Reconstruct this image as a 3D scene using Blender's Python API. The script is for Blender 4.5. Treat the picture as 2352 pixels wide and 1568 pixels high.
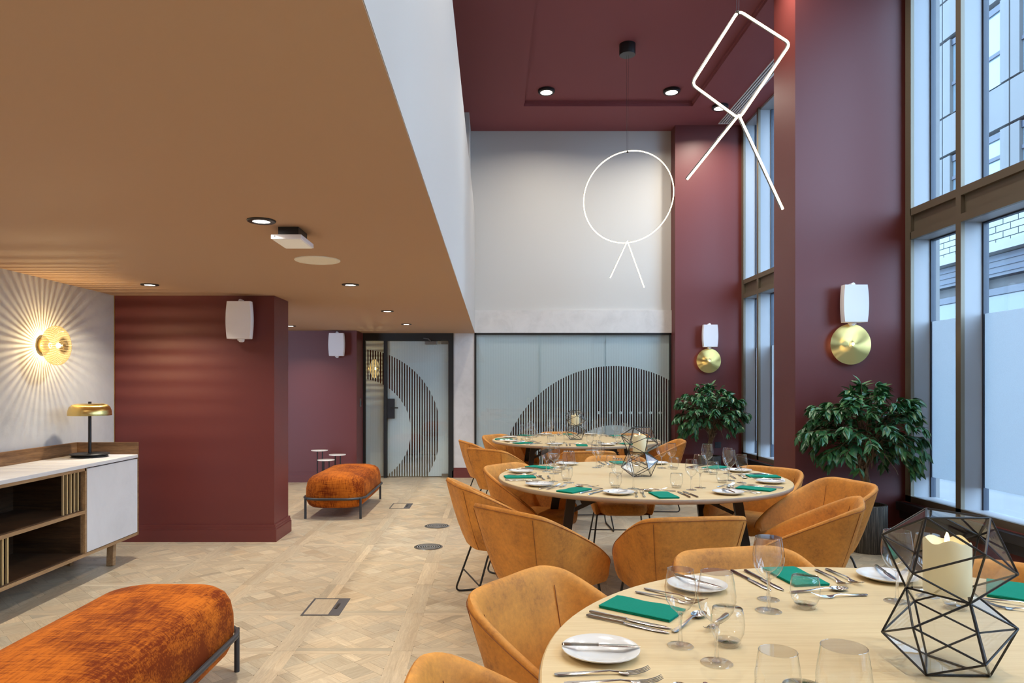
import bpy, math, random
from math import sin, cos, pi, radians, sqrt, atan2
from mathutils import Vector, Matrix

# ------------------------------------------------------------------ scene, camera, world, exposure
for o in list(bpy.data.objects): bpy.data.objects.remove(o)
SC = bpy.context.scene
COL = SC.collection
random.seed(7)
F, VX, VY, EYE = 1600.0, 1132.0, 888.0, 1.34        # focal length and vanishing point in 2352x1568 pixels, eye height
cam_d = bpy.data.cameras.new('camera'); cam = bpy.data.objects.new('camera', cam_d); COL.objects.link(cam)
cam.location = (0, 0, EYE); cam.rotation_euler = (radians(90), 0, 0)
cam_d.sensor_width = 36; cam_d.lens = F / 2352 * 36
cam_d.shift_x = (1176 - VX) / 2352; cam_d.shift_y = (VY - 784) / 2352
cam_d.clip_start = 0.05; cam_d.clip_end = 200
SC.camera = cam
SC.view_settings.view_transform = 'Standard'; SC.view_settings.look = 'None'
SC.view_settings.exposure = 0.15; SC.view_settings.gamma = 1.0
SC.view_settings.use_curve_mapping = False
SC.cycles.transparent_max_bounces = 32
SC.cycles.max_bounces = 9; SC.cycles.diffuse_bounces = 5
SC.cycles.caustics_reflective = False; SC.cycles.caustics_refractive = False
SC.cycles.sample_clamp_indirect = 6.0

SKY = (0.52, 0.72, 1.0); SKY_STRENGTH = 10.0
DOWN_W = 10.0        # watts of one recessed downlight
HIGH_W = 26.0        # watts of one surface downlight under the high ceiling
w = bpy.data.worlds.new('sky'); SC.world = w; w.use_nodes = True
bg = w.node_tree.nodes['Background']; bg.inputs[0].default_value = (*SKY, 1); bg.inputs[1].default_value = SKY_STRENGTH

# ------------------------------------------------------------------ materials
def newmat(name):
    m = bpy.data.materials.new(name); m.use_nodes = True
    nt = m.node_tree; return m, nt, nt.nodes['Principled BSDF'], nt.nodes['Material Output']
def N(nt, t, **kw):
    n = nt.nodes.new(t)
    for k, v in kw.items():
        if k.startswith('in_'):
            key = k[3:]; key = int(key) if key.isdigit() else key.replace('_', ' ')
            n.inputs[key].default_value = v
        else: setattr(n, k, v)
    return n
def ramp(nt, stops):
    r = nt.nodes.new('ShaderNodeValToRGB'); e = r.color_ramp.elements
    while len(e) < len(stops): e.new(0.5)
    for i, (p, c) in enumerate(stops): e[i].position = p; e[i].color = (*c, 1)
    return r
def plain(name, col, rough=0.5, metal=0.0, spec=0.5, emit=None, estr=0.0, noise=0.0, nscale=8.0, bump=0.0, bscale=200.0):
    m, nt, p, out = newmat(name)
    p.inputs['Base Color'].default_value = (*col, 1); p.inputs['Roughness'].default_value = rough
    p.inputs['Metallic'].default_value = metal; p.inputs['Specular IOR Level'].default_value = spec
    if emit: p.inputs['Emission Color'].default_value = (*emit, 1); p.inputs['Emission Strength'].default_value = estr
    tc = N(nt, 'ShaderNodeTexCoord')
    if noise:
        n = N(nt, 'ShaderNodeTexNoise', in_Scale=nscale, in_Detail=4.0); nt.links.new(tc.outputs['Object'], n.inputs['Vector'])
        r = ramp(nt, [(0.3, tuple(c * (1 - noise) for c in col)), (0.7, tuple(min(1, c * (1 + noise)) for c in col))])
        nt.links.new(n.outputs[0], r.inputs[0]); nt.links.new(r.outputs[0], p.inputs['Base Color'])
    if bump:
        n = N(nt, 'ShaderNodeTexNoise', in_Scale=bscale, in_Detail=3.0); nt.links.new(tc.outputs['Object'], n.inputs['Vector'])
        b = N(nt, 'ShaderNodeBump', in_Strength=bump, in_Distance=0.01)
        nt.links.new(n.outputs[0], b.inputs['Height']); nt.links.new(b.outputs[0], p.inputs['Normal'])
    return m
def emitter(name, col, s):
    m, nt, p, out = newmat(name); nt.nodes.remove(p)
    e = N(nt, 'ShaderNodeEmission', in_Color=(*col, 1), in_Strength=s); nt.links.new(e.outputs[0], out.inputs[0]); return m
def schlick(nt, refl=1.0):
    lw = N(nt, 'ShaderNodeLayerWeight', in_Blend=0.5)
    pw = N(nt, 'ShaderNodeMath', operation='POWER'); pw.inputs[1].default_value = 5.0; nt.links.new(lw.outputs['Facing'], pw.inputs[0])
    ma = N(nt, 'ShaderNodeMath', operation='MULTIPLY_ADD'); ma.inputs[1].default_value = 0.92 * refl; ma.inputs[2].default_value = 0.045 * refl; ma.use_clamp = True
    nt.links.new(pw.outputs[0], ma.inputs[0]); return ma
def thin_glass(name, tint=(1, 1, 1), edge=(0.55, 0.6, 0.62), refl=1.0, blend=0.35, rough=0.0):
    m, nt, p, out = newmat(name); nt.nodes.remove(p)
    lw = N(nt, 'ShaderNodeLayerWeight', in_Blend=blend)
    mix = N(nt, 'ShaderNodeMix', data_type='RGBA'); mix.inputs[6].default_value = (*tint, 1); mix.inputs[7].default_value = (*edge, 1)
    pw = N(nt, 'ShaderNodeMath', operation='POWER'); pw.inputs[1].default_value = 5.0
    nt.links.new(lw.outputs['Facing'], pw.inputs[0]); nt.links.new(pw.outputs[0], mix.inputs[0])
    tr = N(nt, 'ShaderNodeBsdfTransparent'); nt.links.new(mix.outputs[2], tr.inputs[0])
    gl = N(nt, 'ShaderNodeBsdfGlossy', in_Roughness=rough); gl.inputs[0].default_value = (1, 1, 1, 1)
    mu = schlick(nt, refl)
    ms = N(nt, 'ShaderNodeMixShader'); nt.links.new(mu.outputs[0], ms.inputs[0])
    nt.links.new(tr.outputs[0], ms.inputs[1]); nt.links.new(gl.outputs[0], ms.inputs[2]); nt.links.new(ms.outputs[0], out.inputs[0])
    return m
def solid_glass():
    m, nt, p, out = newmat('solid_glass'); nt.nodes.remove(p)
    g = N(nt, 'ShaderNodeBsdfGlass', in_IOR=1.45, in_Roughness=0.0); t = N(nt, 'ShaderNodeBsdfTransparent')
    ms = N(nt, 'ShaderNodeMixShader', in_Fac=0.65); nt.links.new(g.outputs[0], ms.inputs[1]); nt.links.new(t.outputs[0], ms.inputs[2]); nt.links.new(ms.outputs[0], out.inputs[0]); return m
def frosted(name, col, transl=0.5, through=0.0, grain=0.0):
    m, nt, p, out = newmat(name); nt.nodes.remove(p)
    d = N(nt, 'ShaderNodeBsdfDiffuse'); d.inputs[0].default_value = (*col, 1)
    t = N(nt, 'ShaderNodeBsdfTranslucent'); t.inputs[0].default_value = (*col, 1)
    if grain:
        tc = N(nt, 'ShaderNodeTexCoord'); n = N(nt, 'ShaderNodeTexNoise', in_Scale=260.0); nt.links.new(tc.outputs['Object'], n.inputs['Vector'])
        r = ramp(nt, [(0.3, tuple(c * (1 - grain) for c in col)), (0.7, col)]); nt.links.new(n.outputs[0], r.inputs[0])
        nt.links.new(r.outputs[0], t.inputs[0]); nt.links.new(r.outputs[0], d.inputs[0])
    a = N(nt, 'ShaderNodeMixShader', in_Fac=transl); nt.links.new(d.outputs[0], a.inputs[1]); nt.links.new(t.outputs[0], a.inputs[2])
    tr = N(nt, 'ShaderNodeBsdfTransparent')
    b = N(nt, 'ShaderNodeMixShader', in_Fac=through); nt.links.new(a.outputs[0], b.inputs[1]); nt.links.new(tr.outputs[0], b.inputs[2])
    nt.links.new(b.outputs[0], out.inputs[0]); return m
def wood(name, c1, c2, scale=(1, 14, 14), rough=0.45, coord='Object', rot=(0, 0, 0), tone=False, fine=1.0, spec=0.35):
    m, nt, p, out = newmat(name)
    tc = N(nt, 'ShaderNodeTexCoord'); mp = N(nt, 'ShaderNodeMapping'); mp.inputs['Scale'].default_value = scale; mp.inputs['Rotation'].default_value = rot
    nt.links.new(tc.outputs[coord], mp.inputs[0])
    n1 = N(nt, 'ShaderNodeTexNoise', in_Scale=2.2, in_Detail=6.0, in_Roughness=0.6, in_Distortion=1.2); nt.links.new(mp.outputs[0], n1.inputs['Vector'])
    n2 = N(nt, 'ShaderNodeTexNoise', in_Scale=14.0 * fine, in_Detail=5.0, in_Roughness=0.7); nt.links.new(mp.outputs[0], n2.inputs['Vector'])
    ad = N(nt, 'ShaderNodeMix', data_type='FLOAT'); ad.inputs[0].default_value = 0.4
    nt.links.new(n1.outputs[0], ad.inputs[2]); nt.links.new(n2.outputs[0], ad.inputs[3])
    r = ramp(nt, [(0.36, c2), (0.52, tuple((a + b) / 2 for a, b in zip(c1, c2))), (0.66, c1)]); nt.links.new(ad.outputs[0], r.inputs[0])
    last = r.outputs[0]
    if tone:
        at = N(nt, 'ShaderNodeAttribute', attribute_name='tone')
        mx = N(nt, 'ShaderNodeMix', data_type='RGBA', blend_type='MULTIPLY'); mx.inputs[0].default_value = 1.0
        nt.links.new(last, mx.inputs[6]); nt.links.new(at.outputs['Color'], mx.inputs[7]); last = mx.outputs[2]
    nt.links.new(last, p.inputs['Base Color']); p.inputs['Roughness'].default_value = rough; p.inputs['Specular IOR Level'].default_value = spec
    b = N(nt, 'ShaderNodeBump', in_Strength=0.08, in_Distance=0.002); nt.links.new(n2.outputs[0], b.inputs['Height']); nt.links.new(b.outputs[0], p.inputs['Normal'])
    return m
def leather(name, c1, c2):
    m, nt, p, out = newmat(name); tc = N(nt, 'ShaderNodeTexCoord'); oi = N(nt, 'ShaderNodeObjectInfo')
    ad = N(nt, 'ShaderNodeVectorMath', operation='ADD'); nt.links.new(tc.outputs['Object'], ad.inputs[0])
    sc = N(nt, 'ShaderNodeMath', operation='MULTIPLY'); sc.inputs[1].default_value = 37.0; nt.links.new(oi.outputs['Random'], sc.inputs[0]); nt.links.new(sc.outputs[0], ad.inputs[1])
    n1 = N(nt, 'ShaderNodeTexNoise', in_Scale=7.0, in_Detail=4.0, in_Roughness=0.62); nt.links.new(ad.outputs[0], n1.inputs['Vector'])
    n2 = N(nt, 'ShaderNodeTexNoise', in_Scale=60.0, in_Detail=6.0, in_Roughness=0.75); nt.links.new(ad.outputs[0], n2.inputs['Vector'])
    mx = N(nt, 'ShaderNodeMix', data_type='FLOAT'); mx.inputs[0].default_value = 0.45; nt.links.new(n1.outputs[0], mx.inputs[2]); nt.links.new(n2.outputs[0], mx.inputs[3])
    r = ramp(nt, [(0.34, c2), (0.46, tuple(a * .55 + b * .45 for a, b in zip(c1, c2))), (0.62, c1)]); nt.links.new(mx.outputs[0], r.inputs[0])
    nt.links.new(r.outputs[0], p.inputs['Base Color']); p.inputs['Roughness'].default_value = 0.62; p.inputs['Specular IOR Level'].default_value = 0.3
    p.inputs['Sheen Weight'].default_value = 0.05; p.inputs['Sheen Tint'].default_value = (1, 0.7, 0.4, 1)
    b = N(nt, 'ShaderNodeBump', in_Strength=0.1, in_Distance=0.003); nt.links.new(n2.outputs[0], b.inputs['Height']); nt.links.new(b.outputs[0], p.inputs['Normal'])
    return m
def velvet(name, c1, c2):
    m, nt, p, out = newmat(name); tc = N(nt, 'ShaderNodeTexCoord')
    outs = []
    for s in ((30, 3, 3), (3, 30, 30)):
        mp = N(nt, 'ShaderNodeMapping'); mp.inputs['Scale'].default_value = s; nt.links.new(tc.outputs['Object'], mp.inputs[0])
        n = N(nt, 'ShaderNodeTexNoise', in_Scale=3.5, in_Detail=6.0, in_Roughness=0.7); nt.links.new(mp.outputs[0], n.inputs['Vector']); outs.append(n.outputs[0])
    n3 = N(nt, 'ShaderNodeTexNoise', in_Scale=4.0, in_Detail=2.0); nt.links.new(tc.outputs['Object'], n3.inputs['Vector'])
    a = N(nt, 'ShaderNodeMath', operation='ADD'); nt.links.new(outs[0], a.inputs[0]); nt.links.new(outs[1], a.inputs[1])
    b = N(nt, 'ShaderNodeMath', operation='ADD'); nt.links.new(a.outputs[0], b.inputs[0]); nt.links.new(n3.outputs[0], b.inputs[1])
    c = N(nt, 'ShaderNodeMath', operation='MULTIPLY'); c.inputs[1].default_value = 0.3333; nt.links.new(b.outputs[0], c.inputs[0])
    r = ramp(nt, [(0.44, c2), (0.50, tuple((x + y) / 2 for x, y in zip(c1, c2))), (0.56, c1)]); nt.links.new(c.outputs[0], r.inputs[0])
    nt.links.new(r.outputs[0], p.inputs['Base Color']); p.inputs['Roughness'].default_value = 0.75; p.inputs['Specular IOR Level'].default_value = 0.1
    p.inputs['Sheen Weight'].default_value = 0.12; p.inputs['Sheen Roughness'].default_value = 0.4; p.inputs['Sheen Tint'].default_value = (1, 0.45, 0.15, 1)
    return m
def plaster(name, col, amount=0.12, scale=1.6, marble=False):
    m, nt, p, out = newmat(name); tc = N(nt, 'ShaderNodeTexCoord')
    n1 = N(nt, 'ShaderNodeTexNoise', in_Scale=scale, in_Detail=9.0, in_Roughness=0.68, in_Distortion=0.6); nt.links.new(tc.outputs['Object'], n1.inputs['Vector'])
    r = ramp(nt, [(0.32, tuple(c * (1 - amount * 1.6) for c in col)), (0.5, col), (0.68, tuple(min(1, c * (1 + amount)) for c in col))])
    nt.links.new(n1.outputs[0], r.inputs[0]); nt.links.new(r.outputs[0], p.inputs['Base Color']); p.inputs['Roughness'].default_value = 0.75
    p.inputs['Specular IOR Level'].default_value = 0.25
    return m
def brushed(name, col, axis='Z', aniso=0.85, rough=0.28, rot=0.0):
    m, nt, p, out = newmat(name); p.inputs['Base Color'].default_value = (*col, 1); p.inputs['Metallic'].default_value = 1
    p.inputs['Roughness'].default_value = rough; p.inputs['Anisotropic'].default_value = aniso
    p.inputs['Anisotropic Rotation'].default_value = rot; t = N(nt, 'ShaderNodeTangent', direction_type='RADIAL', axis=axis); nt.links.new(t.outputs[0], p.inputs['Tangent']); return m

M = {}
M['maroon'] = plain('maroon_paint', (0.138, 0.029, 0.026), 0.45, spec=0.45, bump=0.03, bscale=500)
M['maroon_ceiling'] = plain('maroon_ceiling_paint', (0.26, 0.078, 0.085), 0.7, spec=0.25)
M['brown_ceiling'] = plain('tan_ceiling_paint', (0.48, 0.318, 0.215), 0.75, spec=0.2)
M['white_paint'] = plain('white_paint', (0.56, 0.545, 0.515), 0.7, spec=0.25)
M['parapet_paint'] = plain('parapet_paint', (0.45, 0.425, 0.40), 0.7, spec=0.25)
M['grey_white_paint'] = plain('grey_white_paint', (0.58, 0.57, 0.55), 0.7, spec=0.25)
M['plaster'] = plaster('stone_effect_plaster', (0.55, 0.545, 0.53), 0.13, 1.7)
M['plaster_light'] = plaster('pale_stone_effect', (0.62, 0.595, 0.57), 0.06, 5.0)
M['black'] = plain('black_metal', (0.012, 0.012, 0.013), 0.42, spec=0.5)
M['black_frame'] = plain('black_frame', (0.010, 0.010, 0.009), 0.5)
M['charcoal'] = plain('charcoal_metal', (0.035, 0.037, 0.042), 0.45)
M['bronze'] = plain('bronze_aluminium', (0.17, 0.145, 0.105), 0.42, metal=0.35)
M['reveal'] = plain('grey_reveal', (0.31, 0.32, 0.335), 0.4, spec=0.5)
M['gasket'] = plain('dark_gasket', (0.02, 0.03, 0.05), 0.5)
M['ledge'] = plain('black_ledge', (0.02, 0.02, 0.024), 0.3)
M['grout'] = plain('dark_joint', (0.16, 0.12, 0.085), 0.9)
M['white_plastic'] = plain('white_plastic', (0.82, 0.81, 0.84), 0.5)
M['cream_plastic'] = plain('cream_plastic', (0.84, 0.82, 0.72), 0.6)
M['diffuser'] = plain('opal_diffuser', (0.72, 0.70, 0.62), 0.5, emit=(1, 0.95, 0.85), estr=0.15)
M['steel'] = plain('polished_steel', (0.62, 0.60, 0.57), 0.16, metal=1)
M['grey_metal'] = plain('grey_metal', (0.22, 0.22, 0.22), 0.4, metal=0.9)
M['vent_metal'] = plain('vent_aluminium', (0.27, 0.27, 0.26), 0.5, metal=0.3)
M['floor_metal'] = plain('floor_box_metal', (0.09, 0.09, 0.10), 0.5, metal=0.3)
M['porcelain'] = plain('white_porcelain', (0.80, 0.79, 0.76), 0.12, spec=0.6)
M['napkin'] = plain('green_paper', (0.008, 0.24, 0.165), 0.85, spec=0.1, noise=0.06, nscale=300)
M['brass'] = brushed('brushed_brass', (0.80, 0.57, 0.20), 'Z', 0.8, 0.27)
M['brass_disc'] = brushed('brushed_brass_disc', (0.88, 0.66, 0.24), 'Y', 0.98, 0.38, 0.0)
M['brass_plain'] = plain('satin_brass', (0.72, 0.52, 0.22), 0.35, metal=1)
M['gold_slat'] = plain('gold_slat', (0.85, 0.68, 0.36), 0.4, metal=0.6)
M['wax'] = plain('cream_wax', (0.86, 0.78, 0.50), 0.5, emit=(1, 0.8, 0.42), estr=0.10)
M['bark'] = plain('bark', (0.16, 0.105, 0.062), 0.85, noise=0.5, nscale=30, bump=0.4, bscale=60)
M['soil'] = plain('soil', (0.045, 0.028, 0.018), 0.95, noise=0.4, nscale=60, bump=0.8, bscale=50)
M['leather'] = leather('tan_leather', (0.76, 0.325, 0.058), (0.36, 0.145, 0.036))
M['stitch'] = plain('leather_seam', (0.24, 0.075, 0.015), 0.7)
M['velvet'] = velvet('rust_velvet', (0.53, 0.138, 0.012), (0.15, 0.022, 0.003))
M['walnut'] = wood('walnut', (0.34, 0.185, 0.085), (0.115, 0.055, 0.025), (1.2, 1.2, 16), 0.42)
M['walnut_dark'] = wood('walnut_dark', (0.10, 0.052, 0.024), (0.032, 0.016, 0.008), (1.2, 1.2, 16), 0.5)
M['walnut_long'] = wood('walnut_long', (0.34, 0.185, 0.085), (0.115, 0.055, 0.025), (16, 1.0, 16), 0.42)
M['walnut_edge'] = wood('walnut_edge', (0.44, 0.28, 0.14), (0.25, 0.145, 0.07), (16, 1.0, 16), 0.42)
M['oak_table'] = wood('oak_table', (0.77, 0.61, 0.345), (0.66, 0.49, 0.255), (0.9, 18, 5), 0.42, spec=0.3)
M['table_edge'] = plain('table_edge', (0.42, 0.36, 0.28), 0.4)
M['oak_floor'] = wood('oak_floor', (0.63, 0.535, 0.375), (0.43, 0.345, 0.23), (3.0, 26, 1), 0.34, coord='UV', tone=True, spec=0.4)
M['oak_inlay'] = wood('oak_inlay', (0.60, 0.51, 0.36), (0.42, 0.335, 0.225), (26, 3, 1), 0.4)
M['marble'] = plaster('white_marble', (0.66, 0.655, 0.65), 0.05, 2.5)
M['led'] = emitter('led_diffuser', (1.0, 0.80, 0.50), 6.0)
M['led_dim'] = emitter('downlight_lens', (1.0, 0.93, 0.82), 9.0)
M['bulb'] = emitter('lamp_bulb', (1.0, 0.72, 0.34), 14.0)
M['bulb_small'] = emitter('small_bulb', (1.0, 0.78, 0.45), 30.0)
M['flame'] = emitter('candle_flame', (1.0, 0.70, 0.28), 9.0)
M['glass'] = thin_glass('clear_glass', (0.985, 0.99, 0.987), (0.34, 0.36, 0.36), 1.35, 0.5, 0.01)
M['solid_glass'] = solid_glass()
M['pane'] = thin_glass('thin_pane', (0.93, 0.94, 0.95), (0.6, 0.62, 0.66), 1.2, 0.3)
M['window_glass'] = thin_glass('window_glass', (0.90, 0.95, 0.97), (0.7, 0.78, 0.82), 0.8, 0.3)
M['door_glass'] = thin_glass('door_glass', (0.92, 0.95, 0.95), (0.7, 0.75, 0.76), 0.9, 0.3)
M['film'] = frosted('window_film', (0.66, 0.71, 0.74), 0.62, 0.06, 0.14)
M['frost'] = frosted('frosted_film', (0.82, 0.87, 0.87), 0.2, 0.0)
M['frost_stripe'] = frosted('frosted_stripe', (0.85, 0.90, 0.90), 0.2, 0.0)
def ribbed_glass():
    m, nt, p, out = newmat('ribbed_amber_glass'); nt.nodes.remove(p)
    mix = N(nt, 'ShaderNodeMix', data_type='RGBA'); mix.inputs[6].default_value = (1, 0.94, 0.78, 1); mix.inputs[7].default_value = (0.22, 0.14, 0.045, 1)
    tc = N(nt, 'ShaderNodeTexCoord'); sx = N(nt, 'ShaderNodeSeparateXYZ'); nt.links.new(tc.outputs['Object'], sx.inputs[0])
    at = N(nt, 'ShaderNodeMath', operation='ARCTAN2'); nt.links.new(sx.outputs['Z'], at.inputs[0]); nt.links.new(sx.outputs['Y'], at.inputs[1])
    mu = N(nt, 'ShaderNodeMath', operation='MULTIPLY'); mu.inputs[1].default_value = 46.0; nt.links.new(at.outputs[0], mu.inputs[0])
    co = N(nt, 'ShaderNodeMath', operation='COSINE'); nt.links.new(mu.outputs[0], co.inputs[0])
    mr = N(nt, 'ShaderNodeMapRange'); mr.inputs[1].default_value = -0.5; mr.inputs[2].default_value = 0.6; nt.links.new(co.outputs[0], mr.inputs[0]); nt.links.new(mr.outputs[0], mix.inputs[0])
    tr = N(nt, 'ShaderNodeBsdfTransparent'); nt.links.new(mix.outputs[2], tr.inputs[0])
    tl = N(nt, 'ShaderNodeBsdfTranslucent'); tl.inputs[0].default_value = (1, 0.80, 0.45, 1)
    a = N(nt, 'ShaderNodeMixShader', in_Fac=0.05); nt.links.new(tr.outputs[0], a.inputs[1]); nt.links.new(tl.outputs[0], a.inputs[2])
    gl = N(nt, 'ShaderNodeBsdfGlossy', in_Roughness=0.05); fr = schlick(nt, 1.0)
    b = N(nt, 'ShaderNodeMixShader'); nt.links.new(fr.outputs[0], b.inputs[0]); nt.links.new(a.outputs[0], b.inputs[1]); nt.links.new(gl.outputs[0], b.inputs[2])
    nt.links.new(b.outputs[0], out.inputs[0]); return m
M['ribbed'] = ribbed_glass()
def leafmat():
    m, nt, p, out = newmat('ficus_leaf'); oi = N(nt, 'ShaderNodeObjectInfo'); g = N(nt, 'ShaderNodeTexCoord')
    n = N(nt, 'ShaderNodeTexNoise', in_Scale=25.0); nt.links.new(g.outputs['Object'], n.inputs['Vector'])
    r = ramp(nt, [(0.3, (0.016, 0.075, 0.032)), (0.5, (0.032, 0.15, 0.055)), (0.75, (0.11, 0.25, 0.07))]); nt.links.new(n.outputs[0], r.inputs[0])
    nt.links.new(r.outputs[0], p.inputs['Base Color']); p.inputs['Roughness'].default_value = 0.33; p.inputs['Specular IOR Level'].default_value = 0.6
    return m
M['leaf'] = leafmat()
def potmat():
    m, nt, p, out = newmat('ribbed_pot'); tc = N(nt, 'ShaderNodeTexCoord'); mp = N(nt, 'ShaderNodeMapping'); mp.inputs['Scale'].default_value = (170, 170, 4)
    nt.links.new(tc.outputs['Object'], mp.inputs[0]); n = N(nt, 'ShaderNodeTexNoise', in_Scale=1.0, in_Detail=5.0, in_Roughness=0.7); nt.links.new(mp.outputs[0], n.inputs['Vector'])
    r = ramp(nt, [(0.4, (0.012, 0.010, 0.008)), (0.55, (0.07, 0.058, 0.042)), (0.7, (0.27, 0.23, 0.17))]); nt.links.new(n.outputs[0], r.inputs[0])
    nt.links.new(r.outputs[0], p.inputs['Base Color']); p.inputs['Roughness'].default_value = 0.6
    b = N(nt, 'ShaderNodeBump', in_Strength=0.5, in_Distance=0.01); nt.links.new(n.outputs[0], b.inputs['Height']); nt.links.new(b.outputs[0], p.inputs['Normal']); return m
M['pot'] = potmat()
M['facade'] = plain('pale_facade', (0.105, 0.103, 0.10), 0.6, noise=0.04, spec=0.2, nscale=1.0)
M['facade_line'] = plain('facade_joint', (0.05, 0.055, 0.07), 0.7)
M['facade_brick'] = plain('pale_glazed_brick', (0.16, 0.175, 0.165), 0.4, noise=0.12, nscale=2.0)
M['mortar'] = plain('brick_mortar', (0.09, 0.10, 0.095), 0.9)
M['stone'] = plain('pale_stone', (0.20, 0.195, 0.19), 0.6, spec=0.2)
M['shopfront'] = plain('dark_shopfront', (0.022, 0.028, 0.042), 0.45)
M['far_glass'] = plain('far_window_glass', (0.11, 0.15, 0.175), 0.08, spec=0.8)
M['far_glass_dark'] = plain('shop_window_glass', (0.04, 0.06, 0.08), 0.08, spec=0.8)
M['pavement'] = plain('pale_pavement', (0.19, 0.185, 0.175), 0.8, noise=0.05, nscale=1.5)
M['asphalt'] = plain('street', (0.16, 0.165, 0.17), 0.8)

# ------------------------------------------------------------------ mesh builder
class MB:
    def __init__(s): s.v = []; s.f = []; s.uv = None; s.tone = None
    def add(s, vs, fs):
        b = len(s.v); s.v += [tuple(v) for v in vs]; s.f += [tuple(i + b for i in f) for f in fs]; return s
    def box(s, x0, x1, y0, y1, z0, z1):
        return s.add([(x0, y0, z0), (x1, y0, z0), (x1, y1, z0), (x0, y1, z0), (x0, y0, z1), (x1, y0, z1), (x1, y1, z1), (x0, y1, z1)],
                     [(0, 3, 2, 1), (4, 5, 6, 7), (0, 1, 5, 4), (1, 2, 6, 5), (2, 3, 7, 6), (3, 0, 4, 7)])
    def beam(s, a, b, wx, wy, up=(0, 0, 1)):
        a, b = Vector(a), Vector(b); d = (b - a).normalized(); u = Vector(up)
        if abs(d.dot(u)) > 0.98: u = Vector((0, 1, 0))
        x = d.cross(u).normalized() * wx / 2; y = d.cross(x).normalized() * wy / 2
        vs = [a - x - y, a + x - y, a + x + y, a - x + y, b - x - y, b + x - y, b + x + y, b - x + y]
        return s.add(vs, [(0, 1, 2, 3), (7, 6, 5, 4), (4, 5, 1, 0), (5, 6, 2, 1), (6, 7, 3, 2), (7, 4, 0, 3)])
    def tube(s, pts, r, n=8, closed=False, cap=True):
        pts = [Vector(p) for p in pts]; k = len(pts); rs = r if isinstance(r, (list, tuple)) else [r] * k
        rings = []; prev = None
        for i, p in enumerate(pts):
            if closed: d = (pts[(i + 1) % k] - pts[i - 1]).normalized()
            else: d = (pts[min(i + 1, k - 1)] - pts[max(i - 1, 0)]).normalized()
            if prev is None:
                u = Vector((0, 0, 1)) if abs(d.z) < 0.9 else Vector((1, 0, 0)); x = d.cross(u).normalized()
            else: x = (prev - d * prev.dot(d)).normalized()
            prev = x; y = d.cross(x); rings.append([p + (x * cos(2 * pi * j / n) + y * sin(2 * pi * j / n)) * rs[i] for j in range(n)])
        b = len(s.v)
        for r_ in rings: s.v += [tuple(v) for v in r_]
        for i in range(k if closed else k - 1):
            i2 = (i + 1) % k
            for j in range(n):
                j2 = (j + 1) % n; s.f.append((b + i * n + j, b + i * n + j2, b + i2 * n + j2, b + i2 * n + j))
        if cap and not closed:
            s.f.append(tuple(b + j for j in range(n))[::-1]); s.f.append(tuple(b + (k - 1) * n + j for j in range(n)))
        return s
    def lathe(s, prof, n=24, axis='Z', c=(0, 0, 0), wob=None):
        b = len(s.v); k = len(prof)
        for i, (r, h) in enumerate(prof):
            for j in range(n):
                a = 2 * pi * j / n; q = r * (wob(a, i) if wob else 1)
                p = {'Z': (q * cos(a), q * sin(a), h), 'Y': (q * cos(a), h, q * sin(a)), 'X': (h, q * cos(a), q * sin(a))}[axis]
                s.v.append((p[0] + c[0], p[1] + c[1], p[2] + c[2]))
        for i in range(k - 1):
            for j in range(n):
                j2 = (j + 1) % n; q = (b + i * n + j, b + i * n + j2, b + (i + 1) * n + j2, b + (i + 1) * n + j)
                s.f.append(q if axis != 'Y' else q[::-1])
        if prof[0][0] > 1e-5: s.f.append(tuple(b + j for j in range(n))[::-1])
        if prof[-1][0] > 1e-5: s.f.append(tuple(b + (k - 1) * n + j for j in range(n)))
        return s
    def prism(s, poly, z0, z1):
        n = len(poly); vs = [(x, y, z0) for x, y in poly] + [(x, y, z1) for x, y in poly]
        return s.add(vs, [tuple(range(n))[::-1], tuple(range(n, 2 * n))] + [(i, (i + 1) % n, n + (i + 1) % n, n + i) for i in range(n)])
    def grid(s, rows, close_u=False):
        b = len(s.v); m = len(rows[0])
        for r in rows: s.v += [tuple(p) for p in r]
        for i in range(len(rows) - 1):
            for j in range(m if close_u else m - 1):
                j2 = (j + 1) % m; s.f.append((b + i * m + j, b + i * m + j2, b + (i + 1) * m + j2, b + (i + 1) * m + j))
        return s
    def mesh(s, name, mat, smooth=False, angle=35):
        me = bpy.data.meshes.new(name); me.from_pydata(s.v, [], s.f); me.materials.append(mat)
        if smooth:
            me.polygons.foreach_set('use_smooth', [True] * len(me.polygons)); me.set_sharp_from_angle(angle=radians(angle))
        me.update(); return me
    def build(s, name, mat, parent=None, smooth=False, bev=0, seg=2, angle=35):
        o = bpy.data.objects.new(name, s.mesh(name, mat, smooth, angle)); COL.objects.link(o)
        if parent: o.parent = parent
        if bev:
            md = o.modifiers.new('bevel', 'BEVEL'); md.width = bev; md.segments = seg; md.limit_method = 'ANGLE'; md.angle_limit = radians(40)
        return o
def tag(o, label=None, cat=None, group=None, kind=None):
    if label: o['label'] = label
    if cat: o['category'] = cat
    if group: o['group'] = group
    if kind: o['kind'] = kind
    return o
def thing(name, label, cat, loc=(0, 0, 0), rz=0, group=None):
    o = bpy.data.objects.new(name, None); COL.objects.link(o); o.location = loc; o.rotation_euler = (0, 0, rz); o.empty_display_size = 0.1
    return tag(o, label, cat, group)
def struct(name, mb, mat, parent=None, smooth=False, bev=0):
    o = mb.build(name, mat, parent, smooth, bev)
    if not parent: o['kind'] = 'structure'
    return o
def copy_tree(o, parent=None):
    c = o.copy(); COL.objects.link(c); c.parent = parent
    for ch in list(o.children): copy_tree(ch, c)
    return c
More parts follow.
